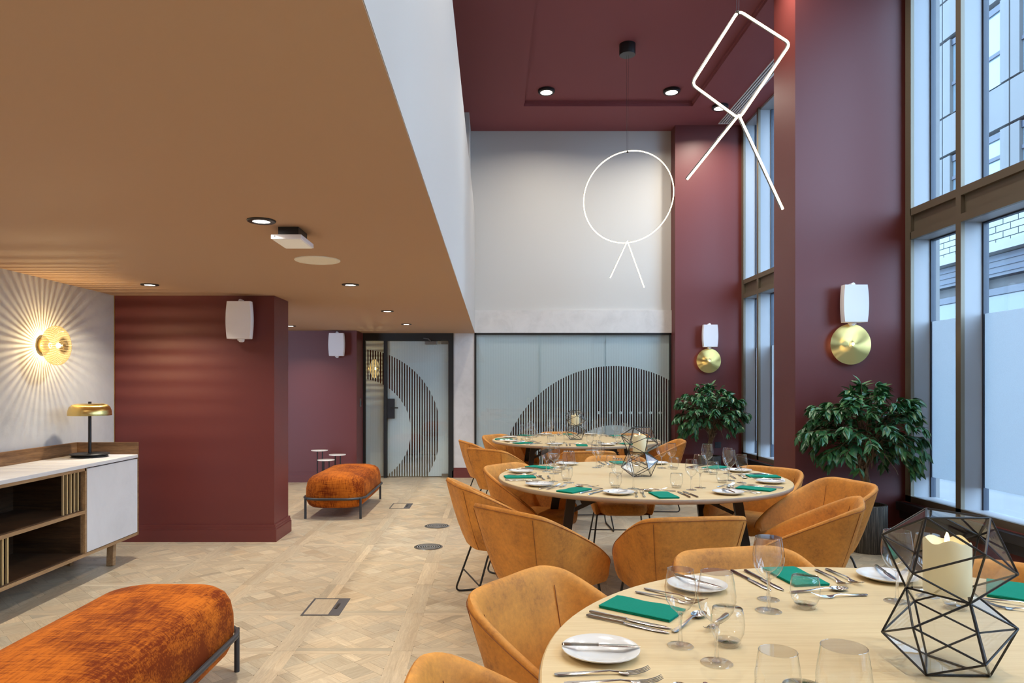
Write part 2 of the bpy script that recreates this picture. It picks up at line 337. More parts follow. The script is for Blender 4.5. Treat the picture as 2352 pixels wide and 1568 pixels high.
def light(kind, name, loc, power, col, parent=None, **kw):
    d = bpy.data.lights.new(name, kind); d.energy = power; d.color = col
    for k, v in kw.items(): setattr(d, k, v)
    o = bpy.data.objects.new(name, d); COL.objects.link(o); o.location = loc
    if parent: o.parent = parent
    return o
def smooth_path(pts, per=6, closed=False):
    P = [Vector(p) for p in pts]; n = len(P); out = []
    rng = range(n) if closed else range(n - 1)
    for i in rng:
        p0 = P[(i - 1) % n] if closed or i > 0 else P[0]; p1 = P[i]; p2 = P[(i + 1) % n]; p3 = P[(i + 2) % n] if closed or i + 2 < n else P[n - 1]
        for k in range(per):
            t = k / per
            out.append(0.5 * ((2 * p1) + (p2 - p0) * t + (2 * p0 - 5 * p1 + 4 * p2 - p3) * t * t + (3 * p1 - p0 - 3 * p2 + p3) * t ** 3))
    if not closed: out.append(P[-1])
    return out
def round_path(pts, r, seg=5, closed=False):
    P = [Vector(p) for p in pts]; n = len(P); out = []
    for i in range(n):
        if not closed and i in (0, n - 1): out.append(P[i]); continue
        a, b, c = P[i - 1], P[i], P[(i + 1) % n]; d1 = (a - b); d2 = (c - b); q = min(r, d1.length * .45, d2.length * .45)
        s, e = b + d1.normalized() * q, b + d2.normalized() * q
        for k in range(seg + 1):
            t = k / seg; out.append((1 - t) ** 2 * s + 2 * t * (1 - t) * b + t * t * e)
    return out

# ------------------------------------------------------------------ the room
XL, XP, XB, XW = -3.28, -1.895, -0.265, 3.594      # left wall, left pillar side, parapet, window plane
ZC, ZH, ZCO, ZPAR = 2.13, 5.12, 5.19, 3.875          # low ceiling, high ceiling, coffer, parapet top
YB, YP0, YP1, YR = 10.3, 6.04, 6.45, 9.79            # back wall, pillar front/back, recess wall
YN = -2.2                                            # wall behind the camera
XLL = -4.6

# floor: slab with oak parquet pieces
floor = struct('floor', MB().box(-5, 3.85, YN, 14.0, -0.12, -0.004), M['grout'])
P_ = 0.593; X0 = -0.463; Y0 = 3.535
def clip(poly, x0, x1, y0, y1):
    for ax, lim, sg in ((0, x0, 1), (0, x1, -1), (1, y0, 1), (1, y1, -1)):
        out = []
        for i in range(len(poly)):
            a, b = poly[i - 1], poly[i]; da, db = (a[ax] - lim) * sg, (b[ax] - lim) * sg
            if (da >= 0) != (db >= 0):
                t = da / (da - db); out.append((a[0] + (b[0] - a[0]) * t, a[1] + (b[1] - a[1]) * t))
            if db >= 0: out.append(b)
        poly = out
        if len(poly) < 3: return []
    return poly
def parea(p): return 0.5 * sum(p[i - 1][0] * p[i][1] - p[i][0] * p[i - 1][1] for i in range(len(p)))
def shrink(p, g):
    cx = sum(q[0] for q in p) / len(p); cy = sum(q[1] for q in p) / len(p); out = []
    for x, y in p:
        d = math.hypot(x - cx, y - cy); k = max(0, 1 - g / max(d, 1e-4)); out.append((cx + (x - cx) * k, cy + (y - cy) * k))
    return out
def panel_pieces():
    bw, bh, h = 0.054, 0.040, P_ / 2; out = []
    for sgn in (-1, 1):
        out.append(([(sgn * h - (bw if sgn > 0 else 0), -h), (sgn * h + (bw if sgn < 0 else 0), -h), (sgn * h + (bw if sgn < 0 else 0), h), (sgn * h - (bw if sgn > 0 else 0), h)], pi / 2))
        y0, y1 = (h - bh, h) if sgn > 0 else (-h, -h + bh)
        out.append(([(-h + bw, y0), (h - bw, y0), (h - bw, y1), (-h + bw, y1)], 0))
    c, sw = 0.168, 0.052; r2 = sqrt(.5)
    def quad(u0, u1, v0, v1): return [((u - v) * r2, (u + v) * r2) for u, v in ((u0, v0), (u1, v0), (u1, v1), (u0, v1))]
    for i in range(-4, 5):
        for j in range(-4, 5):
            u, v = i * c, j * c
            lst = [(quad(u + sw, u + c, v + sw, v + c), pi / 4 if (i + j) % 2 else -pi / 4)]
            if (i + j) % 2: lst += [(quad(u, u + c, v, v + sw), pi / 4), (quad(u, u + sw, v + sw, v + c), -pi / 4)]
            else: lst += [(quad(u + sw, u + c, v, v + sw), pi / 4), (quad(u, u + sw, v, v + c), -pi / 4)]
            for q, a in lst:
                k = clip(q, -h + bw, h - bw, -h + bh, h - bh)
                if len(k) >= 3 and abs(parea(k)) > 2e-4: out.append((k, a))
    return [(shrink(p, 0.0007), a) for p, a in out]
PIECES = panel_pieces()
def piece_into(mb, p, a, ox, oy, tone):
    n = len(p); b = len(mb.v)
    mb.v += [(x + ox, y + oy, 0.0) for x, y in p] + [(x + ox, y + oy, -0.0045) for x, y in p]
    fs = [tuple(range(n))] + [(i, n + i, n + (i + 1) % n, (i + 1) % n) for i in range(n)]
    mb.f += [tuple(i + b for i in f) for f in fs]
    ru, rv = random.random() * 40, random.random() * 40; ca, sa = cos(-a), sin(-a)
    for f in fs:
        for i in f:
            x, y = p[i % n]; mb.uvs.append((x * ca - y * sa + ru, x * sa + y * ca + rv)); mb.tones.append(tone)
def finish_floor(mb, name):
    me = mb.mesh(name, M['oak_floor']); uv = me.uv_layers.new(name='UVMap')
    uv.data.foreach_set('uv', [c for t in mb.uvs for c in t])
    ca = me.color_attributes.new('tone', 'FLOAT_COLOR', 'CORNER'); ca.data.foreach_set('color', [c for t in mb.tones for c in (*t, 1.0)])
    o = bpy.data.objects.new(name, me); COL.objects.link(o); o.parent = floor; return o
class FB(MB):
    def __init__(s): super().__init__(); s.uvs = []; s.tones = []
def rtone():
    g = random.gauss(1.0, 0.085); wv = random.gauss(0, 0.02); return (g + wv, g, g - wv)
rest = FB(); count = 0
tiles = [(i, j) for i in range(-8, 7) for j in range(-10, 18)]
tiles.sort(key=lambda t: (0 if (-2.2 < X0 + P_ * (t[0] - .5) < 0.0 and 3.0 < Y0 + P_ * (t[1] + .5) < 7.0) else 1, t[1]))
for i, j in tiles:
    ox, oy = X0 + P_ * (i - 0.5), Y0 + P_ * (j + 0.5)
    if ox < -4.9 or ox > 3.7 or oy < -2.1 or oy > 13.5: continue
    for p, a in PIECES:
        q = clip([(x + ox, y + oy) for x, y in p], -4.95, XW + .1, YN, 13.9)
        if len(q) < 3: continue
        q = [(x - ox, y - oy) for x, y in q]
        if count < 300:
            f = FB(); piece_into(f, q, a, ox, oy, rtone()); finish_floor(f, 'plank'); count += 1
        else: piece_into(rest, q, a, ox, oy, rtone())
o = finish_floor(rest, 'parquet_field'); o['kind'] = 'stuff'

# walls
struct('wall_left', MB().box(XL - .15, XL, YN, YP0 + .02, -0.1, ZC), M['plaster'])
trim = struct('trim_1', MB().box(XL - 0.002, XL + 0.004, YP0 - 0.010, YP0, 0, ZC), M['brass_plain'])
struct('wall_pillar', MB().box(XL - .15, XP, YP0, YP1, -.1, ZC), M['maroon'])
def skirting(name, x0, x1, y0, y1, h=0.145, d=0.022):
    b = struct(name, MB().box(x0, x1, y0, y1, 0, h * .72), M['maroon'])
    e = d * .35
    MB().box(x0 + (e if x1 - x0 > .1 else 0), x1 - e, y0 + e, y1, h * .72, h * .86).build('moulding', M['maroon'], b)
    MB().box(x0 + e * 1.6, x1 - e * 1.6, y0 + e * 1.6, y1, h * .86, h).build('moulding', M['maroon'], b)
    return b
skirting('baseboard_pillar', XL, XP + 0.024, YP0 - 0.024, YP1 + .024)
skirting('baseboard_recess', XLL, -1.915, YR - 0.022, YR)
struct('wall_recess', MB().box(XLL, -1.915, YR, YB + .1, -.1, ZC), M['maroon'])
struct('wall_far_left', MB().box(XLL - .15, XLL, YP1, YR + .1, -.1, ZC), M['maroon'])
struct('wall_near', MB().box(-5, 3.9, YN - .15, YN, -.1, 5.3), M['white_paint'])
struct('wall_mezzanine_left', MB().box(XLL - .15, XLL, YN, YB + .2, ZC + .1, 5.3), M['white_paint'])
struct('wall_mezzanine_back', MB().box(XLL, -0.325, 9.6, YB + .1, ZC + .3, ZH), M['grey_white_paint'])
# low ceiling slab and parapet
low = struct('ceiling_low', MB().box(-5, XB - .002, YN, YB + .05, ZC, ZC + .3), M['brown_ceiling'])
struct('wall_parapet', MB().box(XB - .12, XB, YN, YB, ZC + .003, ZPAR), M['parapet_paint'])
# high ceiling with coffer
hc = MB()
CX0, CX1, CY0, CY1 = 0.417, 2.69, YN + 0.8, 9.39
hc.box(XLL - .1, CX0, YN, 14, ZH, ZH + .3).box(CX1, 3.95, YN, 14, ZH, ZH + .3).box(CX0, CX1, CY1, 14, ZH, ZH + .3).box(CX0, CX1, YN, CY0, ZH, ZH + .3)
struct('ceiling', hc, M['maroon_ceiling'])
struct('ceiling_coffer', MB().box(CX0 - .05, CX1 + .05, CY0 - .05, CY1 + .05, ZCO + .0, ZCO + .3), M['maroon_ceiling'])
cv = MB()
cv.box(CX0, CX1, CY1 - .012, CY1, ZH + .035, ZCO).box(CX1 - .012, CX1, CY0, CY1, ZH + .035, ZCO).box(CX0, CX0 + .012, CY0, CY1, ZH + .035, ZCO)
struct('trim_2', cv, M['maroon_ceiling'])
# back wall
struct('wall_back', MB().box(-0.33, 2.66, YB, YB + .15, 2.47, ZH), M['white_paint'])
struct('wall_back_band', MB().box(-0.33, 2.655, YB - .035, YB + .15, 2.135, 2.47), M['plaster_light'])
struct('wall_back_pier', MB().box(-0.58, -0.272, YB - .01, YB + .15, -.1, 2.14), M['plaster_light'])
skirting('baseboard_pier', -0.60, -0.262, YB - .03, YB)
# pillars on the window side
PX = 2.635
struct('wall_pillar_back', MB().box(PX, XW + .03, 10.07, YB + .3, -.1, ZH), M['maroon'])
struct('wall_outside_back', MB().box(XW + .03, XW + .3, 10.07, YB + .3, -.1, 6.0), M['stone'])
struct('wall_pillar_window', MB().box(PX, XW + .03, 6.07, 6.53, -.1, ZH), M['maroon'])
struct('wall_outside_window', MB().box(XW + .03, XW + .3, 6.07, 6.53, -.1, 6.0), M['stone'])
struct('wall_pillar_near', MB().box(PX, XW + .03, 2.05, 2.5, -.1, ZH), M['maroon'])
struct('wall_outside_near', MB().box(XW + .03, XW + .3, 2.05, 2.5, -.1, 6.0), M['stone'])
struct('wall_right_end', MB().box(XW - .02, XW + .3, YN, -1.2, -.1, ZH), M['maroon'])
for k, (yy0, yy1) in enumerate(((10.05, 10.07), (6.05, 6.07))):
    skirting('baseboard_window_pillar_%d' % (k + 1), PX - .02, XW, yy0, yy1)

# windows along the right wall
XG = 3.775
def window(n, y0, y1, mulls, detail=True):
    root = bpy.data.objects.new('window_%d' % n, None); COL.objects.link(root); root.location = (XW, (y0 + y1) / 2, 0); root['kind'] = 'structure'
    def part(name, mb, mat, bev=0.0):
        o = mb.build(name, mat, root, bev=bev); o.matrix_parent_inverse = root.matrix_basis.inverted(); return o
    zs, zt0, zt1, zh = 0.345, 2.606, 2.873, ZH
    b = 0.03
    posts = [y1 - .04] + list(mulls) + [y0 + .04]
    for i, y in enumerate(posts):
        hw = 0.04 if i in (0, len(posts) - 1) else 0.030
        nm = 'jamb' if i in (0, len(posts) - 1) else 'mullion'
        part(nm, MB().box(XW, XW + b, y - hw, y + hw, zs, zh), M['bronze'])
        part('reveal_fin', MB().box(XW + b, XG - .012, y - hw + .006, y + hw - .006, zs, zh), M['reveal'])
        part('gasket', MB().box(XG - .012, XG + .03, y - hw - .008, y + hw + .008, zs, zh), M['gasket'])
    part('sill_rail', MB().box(XW, XW + b, y0, y1, zs, zs + .055), M['bronze'])
    part('sill_board', MB().box(XW + b, XG + .03, y0, y1, zs, zs + .047), M['reveal'])
    part('head_reveal', MB().box(XW + b, XG + .03, y0, y1, zh - .03, zh), M['reveal'])
    for i in range(len(posts) - 1):
        a, c = posts[i + 1] + .03, posts[i] - .03
        part('transom_rail', MB().box(XW, XW + b, a, c, zt0, zt0 + .062), M['bronze'])
        part('transom_rail', MB().box(XW, XW + b, a, c, zt1 - .062, zt1), M['bronze'])
        part('spandrel_panel', MB().box(XW + b, XW + b + .02, a, c, zt0 + .03, zt1 - .03), M['bronze'])
        part('transom_soffit', MB().box(XW + b, XG + .02, a, c, zt0 - .0, zt0 + .03), M['reveal'])
        part('transom_sill', MB().box(XW + b, XG + .02, a, c, zt1 - .03, zt1), M['reveal'])
        part('glazing_bar', MB().box(XG - .01, XG + .03, a, c, zt0 - .012, zt0), M['gasket'])
        part('pane', MB().box(XG, XG + .006, a - .02, c + .02, zs + .04, zt0 + .01), M['window_glass'])
        part('pane', MB().box(XG, XG + .006, a - .02, c + .02, zt1 - .02, zh - .02), M['window_glass'])
        part('privacy_film', MB().box(XG - .0025, XG - .0005, a - .0, c + .0, 0.565, 1.90), M['film'])
    # ledge and wall under the window
    part('ledge', MB().box(XW - .085, XW + .005, y0, y1, 0.275, 0.343), M['ledge'], 0.004)
    part('ledge_base', MB().box(XW - .05, XW + .005, y0, y1, 0.20, 0.275), M['ledge'])
    part('apron', MB().box(XW - .03, XW + .20, y0, y1, -.02, 0.345), M['maroon'])
    return root
window(1, 6.53, 10.07, (9.46, 7.9, 7.1))
window(2, 2.5, 6.07, (5.38, 3.2))
window(3, -1.2, 2.05, (1.35, -0.5))

# ------------------------------------------------------------------ glazed partition with film and door at the back
def part_of(root):
    inv = root.matrix_basis.inverted()
    def f(name, mb, mat, bev=0, smooth=False):
        o = mb.build(name, mat, root, bev=bev, smooth=smooth); o.matrix_parent_inverse = inv; return o
    return f
def film_mesh(x0, x1, z0, z1, y, cx, cz, ro, ri, period=0.0372, duty=0.5):
    solid, stripes = MB(), MB()
    n = int((x1 - x0) / period) + 1
    def q(mb, a, b, c, d, e, f): mb.add([(a, y, c), (b, y, d), (b, y, f), (a, y, e)], [(0, 1, 2, 3)])
    for k in range(n):
        a = x0 + k * period; m = min(a + period * duty, x1); e = min(a + period, x1)
        if a >= x1: break
        q(stripes, a, m, z0, z0, z1, z1)
        if m >= x1: continue
        def half(x, r): d = r * r - (x - cx) ** 2; return sqrt(d) if d > 0 else None
        oa, oe = half(m, ro), half(e, ro)
        if oa is None or oe is None: q(solid, m, e, z0, z0, z1, z1); continue
        q(solid, m, e, min(z1, cz + oa), min(z1, cz + oe), z1, z1)
        if cz - oa > z0: q(solid, m, e, z0, z0, cz - oa, cz - oe)
        ia, ie = half(m, ri), half(e, ri)
        if ia is not None and ie is not None: q(solid, m, e, max(z0, cz - ia), max(z0, cz - ie), cz + ia, cz + ie)
    return solid, stripes
win4 = bpy.data.objects.new('window_4', None); COL.objects.link(win4); win4.location = (1.2, YB, 0); win4['kind'] = 'structure'
pf = part_of(win4)
gx0, gx1, gz1 = -0.272, 2.64, 2.135
pf('frame', MB().box(gx0, gx1, YB - .02, YB + .06, gz1 - .028, gz1).box(gx0, gx0 + .028, YB - .02, YB + .06, 0, gz1).box(gx1 - .03, gx1, YB - .02, YB + .06, 0, gz1).box(gx0, gx1, YB - .02, YB + .06, 0, .03), M['black_frame'])
xs = [gx0 + .028, 0.695, 1.668, gx1 - .03]
for a, b in zip(xs, xs[1:]): pf('pane', MB().box(a + .002, b - .002, YB + .01, YB + .022, .03, gz1 - .028), M['door_glass'])
s1, s2 = film_mesh(gx0 + .028, gx1 - .03, 0.03, gz1 - .028, YB + .026, 1.797, -0.038, 1.687, 0.81)
pf('frosted_film', s1, M['frost']); o = pf('frosted_stripes', s2, M['frost_stripe']); o['kind'] = 'stuff'
for xx in (1376, 1402, 1426, 1449, 1471, 1495, 1517):
    X = (xx - VX) * YB / F; pf('manifestation_dot', MB().lathe([(0.022, 0.0), (0.022, 0.001)], 14, 'Y', (X, YB + .024, 0.955)), M['frost_stripe'])
for x in xs[1:3]: pf('pane_joint', MB().box(x - .006, x + .006, YB + .006, YB + .026, .03, gz1 - .028), M['door_glass'])
door = bpy.data.objects.new('door_1', None); COL.objects.link(door); door.location = (-1.2, YB, 0); door['kind'] = 'structure'
pd = part_of(door)
dx0, dx1 = -1.925, -0.58
pd('frame', MB().box(dx0, dx1, YB - .03, YB + .08, 2.02, 2.14).box(dx0, dx0 + .045, YB - .03, YB + .08, 0, 2.02).box(dx1 - .075, dx1, YB - .03, YB + .08, 0, 2.02).box(-1.61, -1.565, YB - .03, YB + .08, 0, 2.02), M['black_frame'])
pd('sidelight', MB().box(dx0 + .045, -1.61, YB + .02, YB + .03, 0.02, 2.02), M['door_glass'])
pd('door_leaf', MB().box(-1.56, dx1 - .08, YB + .005, YB + .017, 0.012, 2.015), M['door_glass'])
for (a, b) in ((dx0 + .045, -1.61), (-1.56, dx1 - .08)):
    s1, s2 = film_mesh(a, b, 0.015, 2.015, YB + .033, -1.996, 0.683, 1.217, 0.78)
    pd('frosted_film', s1, M['frost']); o = pd('frosted_stripes', s2, M['frost_stripe']); o['kind'] = 'stuff'
pd('lock_plate', MB().box(-1.575, -1.45, YB - .012, YB + .004, 0.87, 1.165), M['black'], 0.004)
pd('door_handle', MB().tube([(-1.50, YB - .012, 1.03), (-1.50, YB - .05, 1.03), (-1.395, YB - .05, 1.03)], 0.009, 8), M['black'], 0, True)
pd('door_closer', MB().box(-1.005, -.825, YB - .035, YB + .002, 1.965, 2.015), M['grey_metal'], 0.008)
pd('closer_arm', MB().tube([(-0.915, YB - .03, 2.01), (-0.95, YB - .08, 2.045), (-1.02, YB - .04, 2.055)], 0.009, 6), M['grey_metal'])
pd('patch_fitting', MB().box(-.765, dx1 - .085, YB - .004, YB + .02, 1.97, 2.018), M['bronze'])
pd('patch_fitting', MB().box(-.755, dx1 - .085, YB - .004, YB + .02, 0.0, 0.055), M['bronze'])
# corridor behind the glass
struct('wall_corridor_back', MB().box(-5, 4.0, 13.9, 14.0, -.1, 3.2), M['maroon'])
struct('wall_corridor_left', MB().box(-3.2, -3.1, YB + .2, 14, -.1, 3.2), M['white_paint'])
struct('wall_corridor_right', MB().box(3.2, 3.3, YB + .3, 14, -.1, 3.2), M['maroon'])
struct('ceiling_corridor', MB().box(-5, 4, YB + .16, 14, 2.6, 2.7), M['white_paint'])

# ------------------------------------------------------------------ street outside
ST = struct('pavement', MB().box(XW + .3, 6.5, -12, 30, -.14, -0.02), M['pavement'])
struct('street', MB().box(6.5, 40, -20, 60, -.2, -.08), M['asphalt'])
bd = thing('office_building', 'pale office building across the street beyond the windows', 'building', (11, 15, -.08))
bp = part_of(bd)
FX = 11.0
bp('wall', MB().box(FX + .25, FX + 5, 6, 34, -.1, 14), M['facade'])
# storefront
bp('shopfront_fascia', MB().box(FX, FX + .3, 6, 34, 3.75, 4.22), M['shopfront'])
bp('cornice', MB().box(FX - .25, FX + .3, 6, 34, 4.24, 4.42), M['stone'])
for k in range(3): bp('fascia_louvre', MB().box(FX - .03, FX + .02, 6, 34, 3.82 + k * .13, 3.88 + k * .13), M['gasket'])
y = 8.0; k = 0
while y < 30:
    bp('shop_mullion', MB().box(FX - .06, FX + .2, y - .09, y + .09, -.08, 3.75), M['shopfront'])
    fr = bp('shop_window', MB().box(FX + .02, FX + .12, y + .09, y + 1.91, 0.5, 0.62).box(FX + .02, FX + .12, y + .09, y + 1.91, 3.35, 3.5).box(FX + .02, FX + .12, y + .09, y + .22, .62, 3.35).box(FX + .02, FX + .12, y + 1.78, y + 1.91, .62, 3.35), M['shopfront'])
    MB().box(FX + .08, FX + .1, y + .2, y + 1.8, .6, 3.4).build('pane', M['far_glass_dark'], fr)
    y += 2.0
# brick band (courses as joined bricks: far away)
bp('mortar', MB().box(FX + .06, FX + .3, 6, 34, 4.42, 5.6), M['mortar'])
br = MB(); bl, bh = 0.44, 0.145
for r in range(8):
    y = 10.0 - (r % 2) * bl / 2
    while y < 27:
        br.box(FX + .03, FX + .1, y + .012, y + bl - .012, 4.42 + r * bh + .01, 4.42 + (r + 1) * bh - .01); y += bl
o = bp('brick_courses', br, M['facade_brick']); o['kind'] = 'stuff'
# upper storeys: panels and windows
for lv, (zp0, zp1, zw1) in enumerate(((5.45, 5.60, 6.92), (6.98, 7.88, 9.72), (9.8, 10.7, 12.5))):
    y = 8.2
    while y < 30:
        bp('facade_panel', MB().box(FX + .02, FX + .22, y + .02, y + 2.2, zp0, zp1), M['facade'])
        wf = bp('window', MB().box(FX + .02, FX + .16, y + .02, y + .28, zp1 + .05, zw1).box(FX + .02, FX + .16, y + 1.94, y + 2.2, zp1 + .05, zw1), M['facade'])
        MB().box(FX + .1, FX + .13, y + .28, y + 1.94, zp1 + .08, zw1 - .02).build('pane', M['far_glass'], wf)
        MB().box(FX + .06, FX + .16, y + .28, y + 1.94, zw1 - .16, zw1 - .02).build('frame_bar', M['shopfront'], wf)
        MB().box(FX + .06, FX + .15, y + .28, y + 1.94, zp1 + .72, zp1 + .80).build('frame_bar', M['facade_line'], wf)
        MB().box(FX + .06, FX + .15, y + 1.05, y + 1.13, zp1 + .08, zw1 - .1).build('frame_bar', M['facade'], wf)
        y += 2.22
    bp('joint', MB().box(FX + .10, FX + .2, 8, 30, zp1, zp1 + .05), M['facade_line'])
for o in bd.children:
    for c in o.children: c.matrix_parent_inverse = Matrix.Identity(4)
# ------------------------------------------------------------------ lamps
def downlight(loc, label, r=0.067, power=DOWN_W, group='recessed downlights in the tan ceiling', surface=False):
    t = thing('downlight', label, 'ceiling light', loc, 0, group)
    if surface:
        MB().lathe([(r * 1.0, 0), (r * 1.0, -.028), (r * .93, -.038), (r * .72, -.038), (r * .70, -.03)], 32).build('housing', M['black'], t, True)
        MB().lathe([(r * .71, -.030), (r * .71, -.034)], 24).build('lens', M['led_dim'], t, True); z = -.045
    else:
        MB().lathe([(r * .60, -.001), (r * .62, -.008), (r * .95, -.007), (r, -.003), (r, -.0005)], 32).build('bezel', M['black'], t, True)
        MB().lathe([(r * .60, -.0045), (r * .3, -.002), (0.0001, -.001)], 24).build('lens', M['led_dim'], t, True); z = -.02
    light('AREA', 'downlight_beam', (0, 0, z), power, (1.0, 0.91, 0.78), t, shape='DISK', size=r * 1.2, spread=radians(153 if surface else 130))
    return t
for x, y, lab in ((-1.10, 3.31, 'large round downlight nearest the camera, above the square emergency light'), (-1.10, 5.38, 'black rimmed downlight between ceiling speaker and maroon pillar corner'),
                  (-2.65, 5.38, 'black rimmed downlight above the sideboard beside the stone wall'), (-1.10, 7.26, 'small downlight behind the pillar, second from the glass door'),
                  (-1.09, 8.78, 'small downlight closest to the glass door'), (-2.62, 9.03, 'small downlight half hidden behind the maroon pillar edge')):
    downlight((x, y, ZC), lab)
for x, y in ((-2.65, 3.31), (-2.65, 1.3), (-1.10, 1.3), (-1.1, -.8), (-2.65, -.8), (-2.65, 7.26)):  # unseen downlights carrying the rows on, added for ambient fill
    downlight((x, y, ZC), 'unseen recessed downlight added in the tan ceiling for ambient fill')
for x, y, z, lab in ((0.695, 9.04, ZCO, 'left round surface light on the maroon coffer ceiling'), (2.32, 9.04, ZCO, 'right round surface light on the maroon coffer ceiling'),
                     (3.06, 9.38, ZH, 'round surface light beside the ceiling air grille')):
    downlight((x, y, z), lab, 0.108, HIGH_W, 'surface lights on the high ceiling', True)
for x, y in ((0.695, 6.0), (2.32, 6.0), (0.695, 3.0), (2.32, 3.0), (0.695, 0.2), (2.32, 0.2)):  # unseen surface lights added along the coffer to fill the room with light
    downlight((x, y, ZCO), 'unseen surface light added on the high ceiling for ambient fill', 0.108, HIGH_W, 'surface lights on the high ceiling', True)
# emergency light, ceiling speaker, air grille
t = thing('emergency_light', 'flat white square emergency light fixed below the tan ceiling', 'ceiling light', (-1.01, 3.52, ZC))
MB().box(-.05, .05, -.08, .08, -.045, 0).build('mount', M['black'], t)
MB().box(-.0745, .0745, -.118, .118, -.068, -.045).build('housing', M['white_plastic'], t, bev=.003)
MB().box(-.066, .066, -.109, .109, -.0705, -.067).build('diffuser', M['diffuser'], t)
MB().lathe([(.003, -.1195), (.003, -.1175)], 8, 'Y', (-.055, 0, -.055)).build('indicator', M['black'], t)
t = thing('ceiling_speaker', 'round cream loudspeaker grille flush in the tan ceiling', 'speaker', (-1.093, 4.34, ZC))
MB().lathe([(.14, 0), (.14, -.004), (.135, -.007), (.122, -.008), (.120, -.005)], 40).build('rim', M['cream_plastic'], t, True)
MB().lathe([(.1195, -.006), (.05, -.0075), (.0001, -.008)], 40).build('grille', M['cream_plastic'], t, True)
t = thing('air_grille', 'white linear air grille with long slats in the maroon ceiling', 'vent', (3.3175, 8.2, ZH))
MB().box(-.0825, -.070, -1.8, 1.8, -.012, 0).box(.070, .0825, -1.8, 1.8, -.012, 0).box(-.07, .07, 1.785, 1.8, -.012, 0).box(-.07, .07, -1.8, -1.785, -.012, 0).build('frame', M['white_plastic'], t)
MB().box(-.07, .07, -1.79, 1.79, -.002, 0).build('backing', M['charcoal'], t)
for k in range(4): MB().box(-.048 + k * .0345, -.032 + k * .0345, -1.785, 1.785, -.011, -.003).build('slat', M['white_plastic'], t)
# wall loudspeakers
def wall_speaker(loc, label):
    t = thing('wall_speaker', label, 'speaker', loc, 0, 'white loudspeakers high on the maroon walls')
    w2, h2, d = .113, .158, .10; rows = []
    for (s, dd) in ((0.93, 0.0), (1.0, .012), (1.0, d * .55), (.8, d)):
        r = []
        for k in range(13): zz = -h2 + 2 * h2 * k / 12; r.append((-(w2 * (1 - .10 * (zz / h2) ** 2)) * s, -(.15 - dd), zz))
        for k in range(13): zz = h2 - 2 * h2 * k / 12; r.append(((w2 * (1 - .10 * (zz / h2) ** 2)) * s, -(.15 - dd), zz))
        rows.append(r)
    mb = MB().grid(rows, True); n = len(rows[0]); mb.f.append(tuple(range(n))[::-1]); mb.f.append(tuple(len(mb.v) - n + k for k in range(n)))
    body = mb.build('cabinet', M['white_plastic'], t, True)
    MB().tube([(0, 0, -.10), (0, -.05, -.168), (0, -.10, -.168)], .018, 8).tube([(0, 0, .10), (0, -.05, .166), (0, -.10, .166)], .018, 8).build('bracket', M['white_plastic'], t, True)
    MB().lathe([(.028, -.160), (.028, -.170), (.012, -.174)], 16, 'Z', (0, -.09, 0)).build('knob', M['white_plastic'], t, True)
    MB().lathe([(.012, .168), (.024, .162), (.024, .156)], 16, 'Z', (0, -.09, 0)).build('knob', M['white_plastic'], t, True)
    return t
def P3(x, y, Y): return ((x - VX) * Y / F, Y, EYE - (y - VY) * Y / F)
for (x, y, Yw, lab) in ((1963, 697, 6.07, 'white wall loudspeaker above the larger brass sconce near the window'), (1631, 771, 10.07, 'white wall loudspeaker above the far brass sconce'),
                        (550, 735, YP0, 'white loudspeaker on the maroon pillar above the sideboard'), (773, 791, YR, 'white loudspeaker on the recessed wall left of the glass door')):
    p = P3(x, y, Yw - .12); wall_speaker((p[0], Yw, p[2]), lab)
# brass disc sconces
def disc_sconce(loc, label):
    t = thing('disc_sconce', label, 'wall lamp', loc, 0, 'brass disc sconces on the window pillars')
    MB().lathe([(.05, 0), (.05, -.035), (.02, -.04)], 24, 'Y').build('back_plate', M['brass_plain'], t, True)
    MB().lathe([(.175, -.045), (.1755, -.049), (.15, -.053), (.10, -.060), (.05, -.067), (.03, -.069)], 72, 'Y').build('disc', M['brass_disc'], t, True, angle=20)
    MB().lathe([(.010, -.066), (.010, -.072), (.013, -.076), (.014, -.082), (.012, -.088), (.0001, -.090)], 20, 'Y').build('bulb', M['bulb'], t, True)
    MB().lathe([(.0145, -.078), (.017, -.079), (.017, -.084), (.0145, -.085)], 20, 'Y').build('bulb_ring', M['brass_plain'], t, True)
    light('POINT', 'sconce_glow', (-.08, -.05, 0), 2.0, (1, .72, .38), t, shadow_soft_size=.04)
    return t
p = P3(1957, 790, 6.0); disc_sconce((p[0], 6.07, p[2]), 'brushed brass disc sconce on the pillar beside the large window')
p = P3(1629, 828, 10.0); disc_sconce((p[0], 10.07, p[2]), 'brushed brass disc sconce on the far pillar next to the partition')
